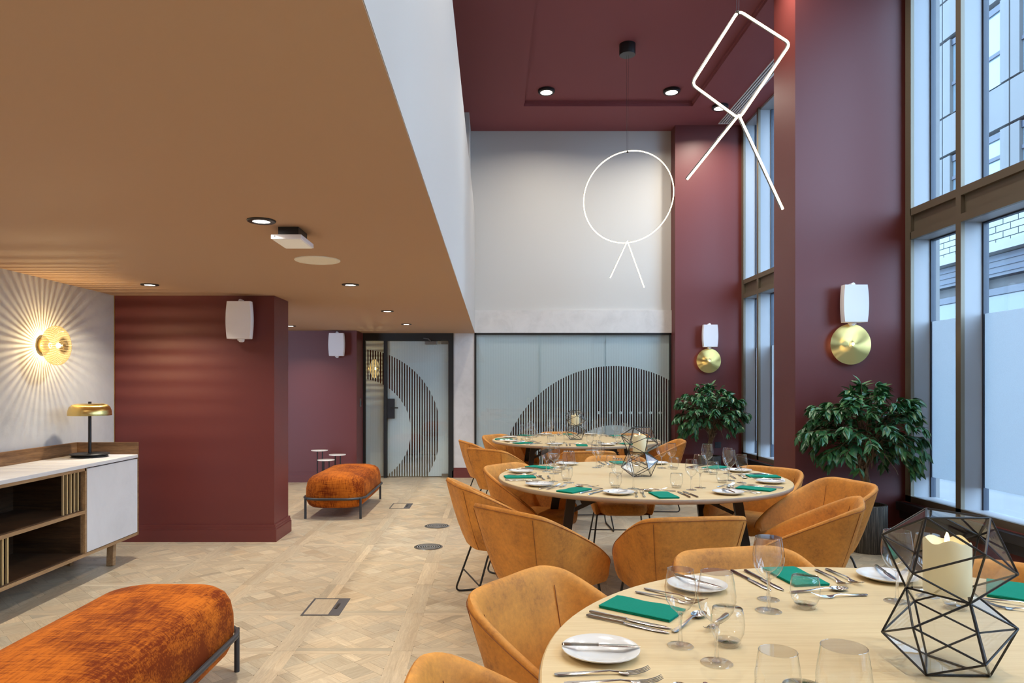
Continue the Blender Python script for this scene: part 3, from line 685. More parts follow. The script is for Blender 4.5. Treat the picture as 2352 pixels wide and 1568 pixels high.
# ribbed glass wall lamp on stone wall
def ribbed_lamp(loc, label, rz=0):
    t = thing('ribbed_wall_lamp', label, 'wall lamp', loc, rz)
    MB().lathe([(.058, 0), (.060, .004), (.060, .022), (.054, .026), (.03, .030), (.022, .06)], 28, 'X').build('back_plate', M['brass_plain'], t, True)
    wob = lambda a, i: 1 + (.022 * cos(46 * a) if 0 < i < 11 else 0)
    prof = [(.035, .050), (.075, .050), (.110, .060), (.133, .078), (.142, .100), (.139, .122), (.122, .142), (.098, .155), (.07, .160), (.05, .155), (.038, .150), (.030, .150)]
    MB().lathe(prof[:], 368, 'X', wob=wob).build('glass_shade', M['ribbed'], t, True, angle=80)
    MB().lathe([(.0001, .104), (.014, .108), (.020, .118), (.014, .128), (.0001, .132)], 16, 'X').build('bulb', M['bulb_small'], t, True)
    MB().lathe([(.009, .05), (.009, .068)], 12, 'X').build('bulb_holder', M['brass_plain'], t, True)
    light('POINT', 'lamp_glow', (.094, 0, 0), 12.5, (1, .80, .50), t, shadow_soft_size=.003)
    MB().lathe([(.004, .134), (.010, .150), (.016, .158), (.010, .166), (.0001, .167)], 16, 'X').build('finial', M['brass_plain'], t, True)
    return t
ribbed_lamp((XL, 5.07, 1.64), 'ribbed glass wall lamp glowing on the stone-effect wall')
ribbed_lamp((-1.93, 10.75, 1.62), 'glowing round lamp seen through the stripes beside the glass door')
# pendants
def led_pendant(origin, rz, parts, label, canopy, rad=.0055):
    t = thing('led_pendant', label, 'pendant lamp', origin, rz, 'hanging line lamps above the tables')
    for nm, pts, closed in parts:
        P = [Vector(p) for p in pts]
        l = MB().tube(P, rad, 10, closed).build(nm, M['led'], t, True)
        off = Vector((-.004, rad, .003))
        MB().tube([p + off for p in P], rad * 1.15, 10, closed).build('profile', M['grey_metal'], l, True)
    top = canopy
    for dx in (-.011, .011): MB().tube([(dx, 0.004, top), (dx * .6, 0.004, 0.0)], .0012, 5).build('cable', M['charcoal'], t)
    MB().lathe([(.0001, -.014), (.011, -.01), (.014, 0), (.011, .01), (.0001, .014)], 14, 'Z', (0, .006, -.004)).build('clamp', M['charcoal'], t, True)
    MB().lathe([(.09, top), (.09, top - .115), (.087, top - .12), (.0001, top - .12)], 36).build('canopy', M['black'], t, True)
    return t
Yr = 7.84; ptop = P3(1441, 347, Yr); R_ = .515
ring = [(R_ * sin(2 * pi * k / 72) , 0, -R_ + R_ * cos(2 * pi * k / 72)) for k in range(72)]
vb = -2 * R_ - .0
legs_ring = [(-.235, .02, vb - .43), (0.0, -.012, vb + .012), (.235, -.02, vb - .56)]
def vshape(a, b, c): return [Vector(a), Vector(b) + (Vector(a) - Vector(b)) * .02, Vector(b), Vector(b) + (Vector(c) - Vector(b)) * .02, Vector(c)]
led_pendant(ptop, radians(-26), [('ring', ring, True), ('bent_line', vshape((-.245, .16, vb - .355), (0, 0, vb + .018), (.224, -.14, vb - .535)), False)],
            'ring shaped light with two angled rods hanging from black canopy', ZCO - ptop[2])
Ys = 4.1
def loc(x, y, d=0.0):
    p = P3(x, y, Ys + d); o0 = P3(1695, 27, Ys); return (p[0] - o0[0], p[1] - o0[1], p[2] - o0[2])
sq = [loc(1697, 24), loc(1816, 100, -.06), loc(1698, 273, 0.0), loc(1589, 193, .06)]
vv = vshape(loc(1578, 412, .22), loc(1697, 264, 0.0), loc(1798, 480, -.16))
led_pendant(P3(1695, 27, Ys), 0, [('frame', round_path(sq, .035, 5, True), True), ('bent_line', vv, False)],
            'rectangular frame light with two crossing rods hanging near the window', ZCO - P3(1695, 27, Ys)[2], .007)

# ------------------------------------------------------------------ sideboard and lamp
sb = thing('sideboard', 'walnut sideboard with white top, marble door and gold slats against the stone wall', 'sideboard', (-3.02, 4.4, 0))
sp = part_of(sb)
SX0, SX1, SY0, SY1 = XL + .015, -2.772, 3.35, 5.456
sp('end_panel', MB().box(SX0, SX1, SY1 - .022, SY1, .184, .907), M['walnut'], .002)
sp('end_panel', MB().box(SX0, SX1, SY0, SY0 + .022, .184, .907), M['walnut'], .002)
sp('upstand', MB().box(SX0, SX0 + .022, SY0 + .022, SY1 - .022, .79, .907), M['walnut_long'], .002)
sp('worktop', MB().box(SX0 + .022, SX1 + .004, SY0 + .022, SY1 - .022, .788, .813), M['marble'], .002)
sp('base_panel', MB().box(SX0, SX1, SY0 + .022, SY1 - .022, .184, .206), M['walnut_edge'], .001)
sp('top_rail', MB().box(SX0, SX1, SY0 + .022, 4.75, .768, .788), M['walnut_edge'])
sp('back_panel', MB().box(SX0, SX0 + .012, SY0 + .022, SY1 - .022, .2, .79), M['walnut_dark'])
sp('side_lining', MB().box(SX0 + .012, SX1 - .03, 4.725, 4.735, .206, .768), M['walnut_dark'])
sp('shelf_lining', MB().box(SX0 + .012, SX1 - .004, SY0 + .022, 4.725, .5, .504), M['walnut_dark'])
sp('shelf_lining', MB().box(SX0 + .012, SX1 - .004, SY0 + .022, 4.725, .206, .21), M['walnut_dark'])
sp('divider', MB().box(SX0, SX1, 4.735, 4.755, .2, .788), M['walnut_edge'])
sp('shelf', MB().box(SX0, SX1, SY0 + .022, 4.735, .478, .50), M['walnut_edge'])
sp('door', MB().box(SX1 - .02, SX1 + .002, 4.758, SY1 - .026, .210, .780), M['marble'], .002)
for k in range(5): sp('slat', MB().box(SX1 - .03, SX1 - .018, 4.53 + .04 * k - .005, 4.53 + .04 * k + .005, .5, .77), M['gold_slat'])
for k in range(5): sp('slat', MB().box(SX1 - .03, SX1 - .018, 4.008 - .04 * k - .005, 4.008 - .04 * k + .005, .206, .478), M['gold_slat'])
for (a, b) in ((5.25, 1), (3.55, -1)):
    for (x, s) in ((SX1 - .10, 1), (SX0 + .10, -1)):
        sp('leg', MB().beam((x, a, .186), (x + .012 * s, a - .035 * b, 0), .05, .04), M['walnut_edge'], .003)
t = thing('table_lamp', 'brass dome table lamp with black stem standing on the sideboard', 'table lamp', (-3.03, 5.237, .813))
MB().lathe([(.12, 0), (.122, .003), (.122, .010), (.115, .012), (.10, .013), (.10, .017), (.134, .019), (.135, .025), (.13, .029), (.02, .031)], 48).build('base', M['black'], t, True)
MB().lathe([(.0115, .028), (.0115, .415), (.0001, .416)], 16).build('stem', M['black'], t, True)
MB().lathe([(.148, .312), (.148, .325), (.145, .350), (.135, .375), (.118, .392), (.09, .400), (.015, .402)], 64).lathe([(.0155, .399), (.089, .397), (.115, .389), (.131, .373), (.142, .349), (.145, .325), (.1455, .312)], 64).build('shade', M['brass'], t, True, angle=50)
light('POINT', 'lamp_glow', (0, .03, .33), 0.0, (1, .8, .5), t, shadow_soft_size=.03)

# ------------------------------------------------------------------ ottomans
def ottoman(cx, cy, label):
    t = thing('ottoman', label, 'ottoman', (cx, cy, 0), 0, 'rust velvet ottomans in the aisle')
    W, L = .305, .665
    def ringp(ix, z, r, n=10):
        out = []
        for (sx, sy, a0) in ((1, 1, 0), (-1, 1, pi / 2), (-1, -1, pi), (1, -1, 3 * pi / 2)):
            for k in range(n + 1):
                a = a0 + pi / 2 * k / n; out.append((sx * (W - ix - r) + r * cos(a), sy * (L - ix - r) + r * sin(a), z))
        return out
    rows = [ringp(.10, .100, .12), ringp(.055, .108, .15), ringp(.025, .13, .17), ringp(.008, .165, .18), ringp(.0, .22, .18), ringp(0.002, .30, .18), ringp(.012, .355, .175), ringp(.03, .392, .165), ringp(.06, .416, .15), ringp(.10, .428, .13), ringp(.16, .435, .10), ringp(.24, .438, .05)]
    mb = MB().grid(rows, True); n = len(rows[0]); mb.f.append(tuple(range(n))[::-1]); mb.f.append(tuple(len(mb.v) - n + k for k in range(n)))
    mb.build('cushion', M['velvet'], t, True, angle=60)
    MB().tube(ringp(-.012, .205, .19), .0125, 10, True).build('rail', M['charcoal'], t, True)
    for sx in (-1, 1):
        for sy in (-1, 1): MB().lathe([(.0125, 0), (.0125, .205)], 14, 'Z', (sx * (W - .025), sy * (L - .045), 0)).build('leg', M['charcoal'], t, True)
    MB().beam((-W + .025, -L + .045, .20), (-W + .025, -L + .045, .19), .01, .01).build('bracket', M['charcoal'], t)
    return t
ottoman(-1.625, 7.70, 'rust velvet ottoman on black legs in the far recess near the glass door')
ottoman(-1.485, 2.66, 'large rust velvet ottoman in the front left corner beside the sideboard')

# small side tables
for (x, y, w_, yy, lab) in ((734, 1033, 38, 9.45, 'tallest small white topped side table behind the ottoman'), (775, 1043, 38, 9.4, 'middle height white topped side table right of the tallest'), (749, 1055, 38, 9.2, 'lowest small white topped side table in front of the other two')):
    X, Y, Z = P3(x, y, yy)
    t = thing('side_table', lab, 'side table', (X, Y, 0), 0, 'three small side tables against the recess wall')
    MB().lathe([(.105, Z - .012), (.113, Z - .008), (.113, Z - .002), (.11, Z)], 32).build('table_top', M['porcelain'], t, True)
    for s in (-1, 1): MB().lathe([(.008, .01), (.008, Z - .01)], 10, 'Z', (s * .035, .02, 0)).build('leg', M['black'], t, True)
    MB().lathe([(.095, 0), (.095, .008), (.09, .010)], 28).build('base', M['black'], t, True)

# floor boxes and grilles
def floor_box(cx, cy, label):
    t = thing('floor_box', label, 'floor box', (cx, cy, 0), 0, 'power boxes set in the oak floor')
    w2, l2 = .113, .162
    MB().box(-w2, w2, -l2, -l2 + .012, 0, .0035).box(-w2, w2, l2 - .012, l2, 0, .0035).box(-w2, -w2 + .012, -l2 + .012, l2 - .012, 0, .0035).build('frame', M['floor_metal'], t)
    MB().box(.045, w2, -l2 + .012, l2 - .012, 0, .0035).build('access_flap', M['floor_metal'], t)
    MB().box(.06, .075, -.05, .05, .0035, .006).build('flap_handle', M['black'], t)
    MB().box(-w2 + .012, .045, -l2 + .012, l2 - .012, 0, .002).build('wood_inlay', M['oak_inlay'], t)
floor_box(-1.014, 4.243, 'dark framed floor power box in the aisle nearest the camera')
floor_box(-1.03, 7.83, 'dark framed floor power box beside the far ottoman')
def floor_grille(cx, cy, label):
    t = thing('floor_grille', label, 'floor vent', (cx, cy, 0), 0, 'round floor vents beside the tables')
    MB().lathe([(.12, 0), (.12, .003), (.112, .005), (.104, .004), (.104, 0)], 40).build('rim', M['steel'], t, True)
    MB().lathe([(.104, .0005), (.0001, .0007)], 40).build('well', M['black'], t)
    for k in range(5):
        r = .092 - k * .0185
        MB().lathe([(r + .0042, .001), (r + .0042, .005), (r - .0042, .005), (r - .0042, .001)], 32).build('ring', M['vent_metal'], t)
floor_grille(-.537, 6.70, 'round concentric floor vent farther from the camera')
floor_grille(-.539, 5.826, 'round concentric floor vent nearer to the camera')

# ------------------------------------------------------------------ round tables
R_T, Z_T = .945, .74
TABLES = {1: (.94, 7.93), 2: (.985, 4.66), 3: (1.04, 1.38)}
TNAME = {1: 'farthest round table', 2: 'middle round table', 3: 'nearest round table'}
def round_table(n):
    cx, cy = TABLES[n]
    t = thing('round_table', 'pale oak round dining table with black folding legs, the %s' % {1: 'farthest of three', 2: 'middle one of three', 3: 'nearest of three'}[n], 'table', (cx, cy, 0), 0, 'round oak dining tables')
    MB().lathe([(.0001, Z_T), (R_T - .004, Z_T), (R_T, Z_T - .003)], 128).build('table_top', M['oak_table'], t, True, angle=20)
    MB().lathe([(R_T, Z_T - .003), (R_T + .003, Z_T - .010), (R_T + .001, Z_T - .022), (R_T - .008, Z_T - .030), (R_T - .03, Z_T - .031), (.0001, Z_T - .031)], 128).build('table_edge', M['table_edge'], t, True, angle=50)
    for sx in (-1, 1):
        for sy in (-1, 1):
            MB().beam((sx * .50, sy * .40, Z_T - .03), (sx * .60, sy * .46, 0), .055, .035, (0, 1, 0)).build('leg', M['black'], t, bev=.003)
        MB().beam((sx * .50, -.42, Z_T - .05), (sx * .50, .42, Z_T - .05), .05, .035).build('leg_bar', M['black'], t)
        MB().beam((sx * .555, -.43, .36), (sx * .555, .43, .36), .03, .03).build('stretcher', M['black'], t)
        for sy in (-1, 1):
            st = MB().beam((sx * .52, sy * .3, .55), (sx * .20, sy * .3, Z_T - .04), .022, .022).build('folding_strut', M['black'], t)
            MB().beam((sx * .43, sy * .3, .61), (sx * .33, sy * .3, .66), .034, .034).build('strut_sleeve', M['black'], st)
    return t
for n in (1, 2, 3): round_table(n)

# ------------------------------------------------------------------ chairs
def make_chair():
    t = thing('tub_chair', 'x', 'chair', (0, 0, 0), 0, 'tan leather tub chairs around the round tables')
    # half plan curves: (x, y) with y>0 to the back ; rim height per station
    top = [(0, .300), (.12, .300), (.215, .285), (.278, .225), (.302, .12), (.306, .0), (.298, -.13), (.272, -.235), (.245, -.265)]
    bot = [(0, .175), (.08, .174), (.145, .160), (.195, .115), (.220, .04), (.232, -.05), (.238, -.14), (.236, -.225), (.228, -.255)]
    rim = [.760, .760, .756, .738, .690, .630, .560, .485, .440]
    def dense(pts):
        full = [Vector((-x, y, 0)) for x, y in pts[:0:-1]] + [Vector((x, y, 0)) for x, y in pts]
        return smooth_path(full, 4)
    top = [(x * .92, y) for x, y in top]; bot = [(x * .93, y) for x, y in bot]
    T, B = dense(top), dense(bot)
    H = [v.x for v in smooth_path([Vector((h, 0, 0)) for h in rim[:0:-1]] + [Vector((h, 0, 0)) for h in rim], 4)]
    n = len(T); zb = .355
    def nrm(C, i):
        d = (C[min(i + 1, n - 1)] - C[max(i - 1, 0)]); return Vector((d.y, -d.x, 0)).normalized()   # points inward?
    cen = Vector((0, 0, 0)); rows_o = []
    th = .034
    def pt(i, s, inset):
        f = s ** 0.85
        p = B[i].lerp(T[i], f); z = zb + (H[i] - zb) * s; p = Vector((p.x, p.y, z))
        nn = nrm(T, i).lerp(nrm(B, i), 1 - s).normalized()
        if nn.dot(Vector((-p.x, -p.y - .02, 0))) < 0: nn = -nn
        # keep insets stable at the ends
        return p + nn * inset
    prof = [(0, .0), (.12, -.002), (.3, -.004), (.5, -.004), (.7, -.002), (.86, -.001), (.95, .001), (.985, .006), (1.0, .014), (.992, .024), (.965, .031), (.9, .034), (.75, .036), (.55, .038), (.35, .04), (.15, .04)]
    mb = MB(); rows = [[pt(i, s, d) for i in range(n)] for s, d in prof]
    mb.grid(rows)
    m = len(rows)
    # end caps of the arms and the underside
    mb.f.append(tuple(k * n for k in range(m))); mb.f.append(tuple(k * n + n - 1 for k in range(m))[::-1])
    under = [(v.x, v.y, zb) for v in B]; b = len(mb.v); mb.v += under; mb.f.append(tuple(range(b, b + n))[::-1])
    mb.build('shell', M['leather'], t, True, angle=50)
    # seat cushion
    inner = [pt(i, .3, .045) for i in range(n)]
    def seat_row(k, z): return [Vector((v.x * k, (v.y + .03) * k - .03 - (.012 if v.y < -.2 else 0), z)) for v in inner]
    front = [Vector((x, -.30 - .02 * cos(x / .2 * pi / 2), 0)) for x in (.15, .075, 0, -.075, -.15)]
    def row(k, z):
        r = seat_row(k, z)
        return r + [Vector((v.x * k, (v.y + .03) * k - .03, z)) for v in front]
    rs = [row(.86, .352), row(.96, .366), row(1.0, .392), row(.985, .418), row(.94, .434), row(.84, .445), row(.6, .450), row(.25, .448)]
    mb = MB().grid(rs, True); q = len(rs[0]); mb.f.append(tuple(range(q))[::-1]); mb.f.append(tuple(len(mb.v) - q + k for k in range(q)))
    mb.build('seat_cushion', M['leather'], t, True, angle=60)
    # seams: vertical lines at the back corners outside and inside, stitch line under the rim
    for s in (-1, 1):
        i = n // 2 + s * 9
        MB().tube([pt(i, .93 * k / 12, -.0036) for k in range(13)], .0014, 5).build('seam', M['stitch'], t)
        MB().tube([pt(i, .25 + .62 * k / 12, .0385) for k in range(13)], .0014, 5).build('seam', M['stitch'], t)
    MB().tube([pt(i, .955, -.0006) for i in range(1, n - 1)], .0014, 5).build('rim_seam', M['stitch'], t)
    # sled base
    for s in (-1, 1):
        path = round_path([(s * .185, -.17, .352), (s * .185, .10, .352), (s * .235, .215, .007), (s * .245, -.245, .007), (s * .200, -.205, .352)], .045, 5)
        MB().tube(path, .0065, 8).build('sled_leg', M['black'], t, True)
    for yy in (-.13, .08): MB().tube([(-.185, yy, .350), (.185, yy, .350)], .006, 8).build('crossbar', M['black'], t, True)
    MB().tube([(-.218, .165, .155), (.218, .165, .155)], .005, 8).build('crossbar', M['black'], t, True)
    return t
CH = make_chair(); ch_used = [False]
def chair(tb, ang, rback, twist, label):
    o = CH if not ch_used[0] else copy_tree(CH); ch_used[0] = True
    cx, cy = TABLES[tb]; a = radians(ang); r = rback - .30
    # the back of the chair (local +y) points away from the table, turned by twist
    o.rotation_euler = (0, 0, a - pi / 2 + radians(twist))
    bx, by = cx + cos(a) * rback, cy + sin(a) * rback
    dirb = Vector((cos(a + radians(twist)), sin(a + radians(twist)), 0))
    o.location = (bx - dirb.x * .30, by - dirb.y * .30, 0); o['label'] = 'tan leather tub chair ' + label
    return o
chair(2, 196, 1.30, 0, 'in side view at the left of the middle table')
chair(2, 233.8, 1.635, -13, 'seen from behind at the front left of the middle table')
chair(2, 268, 1.557, 9, 'seen from behind at the front of the middle table')
chair(2, 309.5, 1.44, 24, 'near the plant pot at front right of the middle table')
chair(2, 346, 1.32, 27, 'facing left at the right of the middle table')
chair(2, 21, 1.14, 20, 'tucked in at the back right of the middle table')
chair(2, 88, 1.25, 0, 'at the back of the middle table, seat showing underneath')
chair(2, 147, 1.12, -8, 'at the back left of the middle table')
chair(1, 197, 1.34, 0, 'at the left of the farthest table beside the stone pier')
chair(1, 233, 1.74, -4, 'at the front left of the farthest table')
chair(1, 268, 1.62, 4, 'at the front of the farthest table, its back to us')
chair(1, 347, 1.20, 8, 'near the far plant, right of the farthest table')
chair(1, 40, 1.12, 0, 'at the back right of the farthest table')
chair(1, 95, 1.12, 0, 'at the back of the farthest table')
chair(1, 149, 1.12, -8, 'at the back left of the farthest table')
chair(3, 142.9, 1.265, 0, 'at the left of the nearest table')
chair(3, 99.5, 1.17, 4, 'at the back of the nearest table')
chair(3, 182.3, 1.225, -4, 'cut off by the bottom edge beside the nearest table')
chair(3, 49, 1.17, 0, 'behind the lantern at the right of the nearest table')

# ------------------------------------------------------------------ table ware
def glass_big(name='wine_glass', k=1.0, h=.198):
    t = thing(name, 'x', 'wine glass', (0, 0, 0), 0, 'stemmed wine glasses on the tables')
    MB().lathe([(.0001, .0045), (.012, .0045), (.030 * k, .003), (.0343 * k, .0015), (.0345 * k, .0006)], 28).build('foot', M['glass'], t, True, angle=60)
    zs = h * .43
    MB().lathe([(.010, .004), (.0055, .012), (.0040, .03), (.0038, zs - .02), (.0052, zs - .004), (.008, zs + .002)], 14).build('stem', M['solid_glass'], t, True)
    b = h - zs
    MB().lathe([(.0005, zs), (.012 * k, zs + b * .03), (.026 * k, zs + b * .14), (.036 * k, zs + b * .28), (.0405 * k, zs + b * .45), (.0405 * k, zs + b * .6), (.037 * k, zs + b * .82), (.0335 * k, h)], 32).build('bowl', M['glass'], t, True, angle=80)
    MB().tube([(.0335 * k * cos(2 * pi * j / 32), .0335 * k * sin(2 * pi * j / 32), h) for j in range(32)], .0007, 5, True).build('rim', M['glass'], t, True)
    return t
def tumbler():
    t = thing('tumbler', 'x', 'tumbler', (0, 0, 0), 0, 'short water tumblers on the tables')
    MB().lathe([(.030, .0125), (.0372, .032), (.0385, .052), (.0365, .072), (.0335, .086)], 30).build('wall', M['glass'], t, True, angle=80)
    MB().lathe([(.0001, .011), (.020, .0115), (.0298, .0125), (.0298, .012), (.027, .003), (.025, .0005), (.0001, .0005)], 30).build('base', M['solid_glass'], t, True, angle=50)
    MB().tube([(.0335 * cos(2 * pi * j / 32), .0335 * sin(2 * pi * j / 32), .086) for j in range(32)], .0008, 5, True).build('rim', M['glass'], t, True)
    return t
def plate():
    mb = MB().lathe([(.0001, .0065), (.052, .0065), (.058, .009), (.085, .0165), (.087, .0165), (.0865, .014), (.060, .004), (.050, 0), (.0001, 0)], 48)
    o = mb.build('side_plate', M['porcelain'], None, True, angle=50); return tag(o, 'x', 'plate', 'white side plates on the tables')
def sweep(stations, thick=None):
    # stations: (y along, half width, z, thickness)
    rows = []
    for (y, hw, z, th) in stations: rows.append([(-hw, y, z), (-hw * .6, y, z + th), (hw * .6, y, z + th), (hw, y, z), (hw * .6, y, z - th * .4), (-hw * .6, y, z - th * .4)])
    mb = MB().grid(rows, True); n = 6; mb.f.append(tuple(range(n))[::-1]); mb.f.append(tuple(len(mb.v) - n + k for k in range(n))); return mb
def knife(nm='table_knife', L=.22, lab='x'):
    t = thing(nm, lab, 'knife', (0, 0, 0), 0, 'steel knives on the tables'); h = L * .47
    sweep([(-L / 2, .003, .004, .003), (-L / 2 + .006, .0055, .004, .0045), (-L / 2 + h * .5, .0045, .004, .004), (-L / 2 + h - .01, .004, .004, .0038), (-L / 2 + h, .0055, .004, .0045)]).build('handle', M['steel'], t, True)
    sweep([(-L / 2 + h, .004, .004, .002), (-L / 2 + h + .012, .0085, .004, .0010), (L / 2 - .03, .009, .0035, .0008), (L / 2 - .012, .007, .003, .0008), (L / 2, .0015, .003, .0006)]).build('blade', M['steel'], t, True)
    return t
def fork(nm='table_fork', L=.195):
    t = thing(nm, 'x', 'fork', (0, 0, 0), 0, 'steel forks on the tables')
    sweep([(-L / 2, .004, .0035, .0015), (-L / 2 + .01, .008, .0035, .002), (-L / 2 + .05, .0055, .005, .0018), (L / 2 - .085, .003, .0085, .0018), (L / 2 - .065, .0035, .006, .0018)]).build('handle', M['steel'], t, True)
    mb = sweep([(L / 2 - .066, .0035, .006, .0016), (L / 2 - .058, .010, .004, .0012), (L / 2 - .045, .0115, .0035, .001)])
    for k in range(4):
        x = -.0095 + k * .00633; mb.tube([(x, L / 2 - .047, .0035), (x, L / 2 - .03, .0045), (x * .95, L / 2 - .012, .009), (x * .9, L / 2, .015)], [.0014, .0013, .0012, .0007], 6)
    mb.build('tines', M['steel'], t, True); return t
def spoon(nm='dessert_spoon', L=.185):
    t = thing(nm, 'x', 'spoon', (0, 0, 0), 0, 'steel dessert spoons on the tables')
    sweep([(-L / 2, .004, .0035, .0015), (-L / 2 + .01, .008, .0035, .002), (-L / 2 + .05, .0055, .005, .0018), (L / 2 - .075, .003, .011, .0018), (L / 2 - .055, .0035, .009, .0018)]).build('handle', M['steel'], t, True)
    rows = []; n = 16
    for s, z in ((1.0, .009), (.97, .0075), (.7, .003), (.35, .0012), (.02, .001)):
        rows.append([(.019 * s * cos(2 * pi * k / n), L / 2 - .029 + .029 * s * sin(2 * pi * k / n), z) for k in range(n)])
    MB().grid(rows, True).build('bowl', M['steel'], t, True, angle=80); return t
def napkin():
    rows = []; nx, ny = 10, 6
    random.seed(3)
    for lay in range(2):
        for i in range(nx + 1):
            pass
    top = [[(-.055 + .11 * j / ny, -.10 + .20 * i / nx, .0085 + .0012 * sin(i * 1.1) * cos(j * .8)) for j in range(ny + 1)] for i in range(nx + 1)]
    mb = MB().grid(top)
    m = (ny + 1)
    loop = [(i, 0) for i in range(nx + 1)] + [(nx, j) for j in range(1, ny + 1)] + [(i, ny) for i in range(nx - 1, -1, -1)] + [(0, j) for j in range(ny - 1, 0, -1)]
    prev = [top[i][j] for i, j in loop]; rws = [prev]
    for z, e in ((.007, .0015), (.0052, -.0005), (.0038, .0012), (.002, -.0005), (0.0005, .0)): rws.append([(x + (e if x > 0 else -e), y + (e if y > 0 else -e), z) for x, y, _ in prev])
    mb.grid(rws, True)
    o = mb.build('paper_napkin', M['napkin'], None, True, angle=60); return tag(o, 'x', 'napkin', 'folded green napkins on the tables')
random.seed(11)
PROTO = {'big': glass_big(), 'small': glass_big('white_wine_glass', .88, .178), 'tumbler': tumbler(), 'plate': plate(), 'butter': knife('butter_knife', .175), 'knife': knife('table_knife', .225), 'fork': fork('table_fork', .20), 'dfork': fork('dessert_fork', .17), 'spoon': spoon(), 'napkin': napkin()}
used = set()
def put(kind, loc, rz, label, tilt=0):
    o = PROTO[kind] if kind not in used else copy_tree(PROTO[kind]); used.add(kind)
    o.location = loc; o.rotation_euler = (tilt, 0, rz); o['label'] = label; return o
def setting(tb, ang, place, items=None, jit=1.0):
    cx, cy = TABLES[tb]; at = '%s place, %s' % (place, TNAME[tb])
    def pol(da, r): a = radians(ang + da); return cx + cos(a) * r, cy + sin(a) * r
    rin = radians(ang) + pi / 2        # local +y points to the table centre
    g = lambda s: random.gauss(0, s) * jit
    def ok(k): return items is None or k in items
    if ok('plate'):
        x, y = pol(-20 + g(1.2), .815 + g(.01)); put('plate', (x, y, Z_T), 0, 'white side plate at ' + at)
        put('butter', (x + g(.008), y + g(.008), Z_T + .0172), rin - radians(20) + g(.5), 'butter knife on the plate at ' + at)
    if ok('fork'):
        x, y = pol(-11.5 + g(.5), .81 + g(.012)); put('fork', (x, y, Z_T), rin - radians(4) + g(.05), 'outer steel fork at ' + at)
        x, y = pol(-8.6 + g(.4), .80 + g(.012)); put('fork', (x, y, Z_T), rin - radians(3) + g(.05), 'inner steel fork beside napkin at ' + at)
    if ok('napkin'):
        x, y = pol(g(1), .815 + g(.01)); put('napkin', (x, y, Z_T), rin + g(.06), 'folded green paper napkin at ' + at)
    if ok('knife'):
        x, y = pol(7.6 + g(.4), .80 + g(.012)); put('knife', (x, y, Z_T), rin + radians(3) + g(.04), 'inner steel knife beside napkin at ' + at)
        x, y = pol(10.4 + g(.4), .80 + g(.012)); put('knife', (x, y, Z_T), rin + radians(4) + g(.04), 'outer steel knife at ' + at)
    if ok('dessert'):
        x, y = pol(1 + g(1.5), .668 + g(.006)); put('spoon', (x, y, Z_T), rin + pi / 2 + g(.08), 'dessert spoon lying crosswise at ' + at)
        x, y = pol(-2 + g(1.5), .612 + g(.006)); put('dfork', (x, y, Z_T), rin - pi / 2 + g(.08), 'dessert fork lying crosswise at ' + at)
    if ok('glasses'):
        x, y = pol(25 + g(1.6), .57 + g(.012)); put('big', (x, y, Z_T), 0, 'taller stemmed wine glass at ' + at)
        x, y = pol(17.5 + g(1.2), .645 + g(.01)); put('small', (x, y, Z_T), 0, 'shorter stemmed wine glass at ' + at)
        x, y = pol(13.5 + g(1.2), .545 + g(.012)); put('tumbler', (x, y, Z_T), 0, 'short clear tumbler at ' + at)
names8 = {0: 'right', 1: 'back right', 2: 'back', 3: 'back left', 4: 'left', 5: 'front left', 6: 'front', 7: 'front right'}
for k, a in enumerate((2, 45, 90, 130, 180, 222, 268, 307)): setting(1, a, names8[k])
for k, a in enumerate((358, 38, 89, 140, 186, 230, 268, 314)): setting(2, a, names8[k])
setting(3, 187, 'front left', ('plate', 'fork', 'glasses', 'dessert'), .5)
setting(3, 142, 'left', None, .5); setting(3, 97, 'back', None, .5); setting(3, 54, 'right', ('napkin', 'knife', 'dessert', 'glasses'), .5)

# ------------------------------------------------------------------ lanterns with candles
def make_lantern():
    t = thing('geometric_lantern', 'x', 'lantern', (0, 0, 0), 0, 'faceted glass lanterns on the tables')
    def cell(z0, h, rz, rmid=.121, rtri=.075):
        V = []
        for (r, z, off) in ((rtri, 0, 0), (rmid, .34, 60), (rmid, .66, 0), (rtri, 1, 60)):
            for k in range(3): a = radians(120 * k + off + rz); V.append(Vector((r * cos(a), r * sin(a), z0 + h * z)))
        Fc = [(0, 1, 2), (9, 10, 11)]
        for k in range(3):
            n = (k + 1) % 3; p = (k - 1) % 3
            Fc += [(k, n, 3 + k), (9 + k, 9 + n, 6 + n)]
            Fc += [(k, 3 + k, 6 + k), (k, 3 + p, 6 + k), (9 + k, 3 + k, 6 + k), (9 + k, 3 + k, 6 + n)]
        return V, Fc
    for z0, h, rz in ((0.0, .160, 200), (.160, .166, 140)):
        V, Fc = cell(z0, h, rz); E = set()
        for f in Fc:
            for i in range(3): E.add(tuple(sorted((f[i], f[(i + 1) % 3]))))
        mb = MB()
        for a, b in E: mb.tube([V[a], V[b]], .0023, 6)
        fr = mb.build('wire_frame', M['black'], t, True)
        for q, f in enumerate(Fc):
            if z0 > 0 and q == 5: continue                     # the open face where the candle goes in
            c = (V[f[0]] + V[f[1]] + V[f[2]]) / 3; P = [v.lerp(c, .02) for v in (V[f[0]], V[f[1]], V[f[2]])]
            MB().add(P, [(0, 1, 2)]).build('pane', M['pane'], t)
    return t
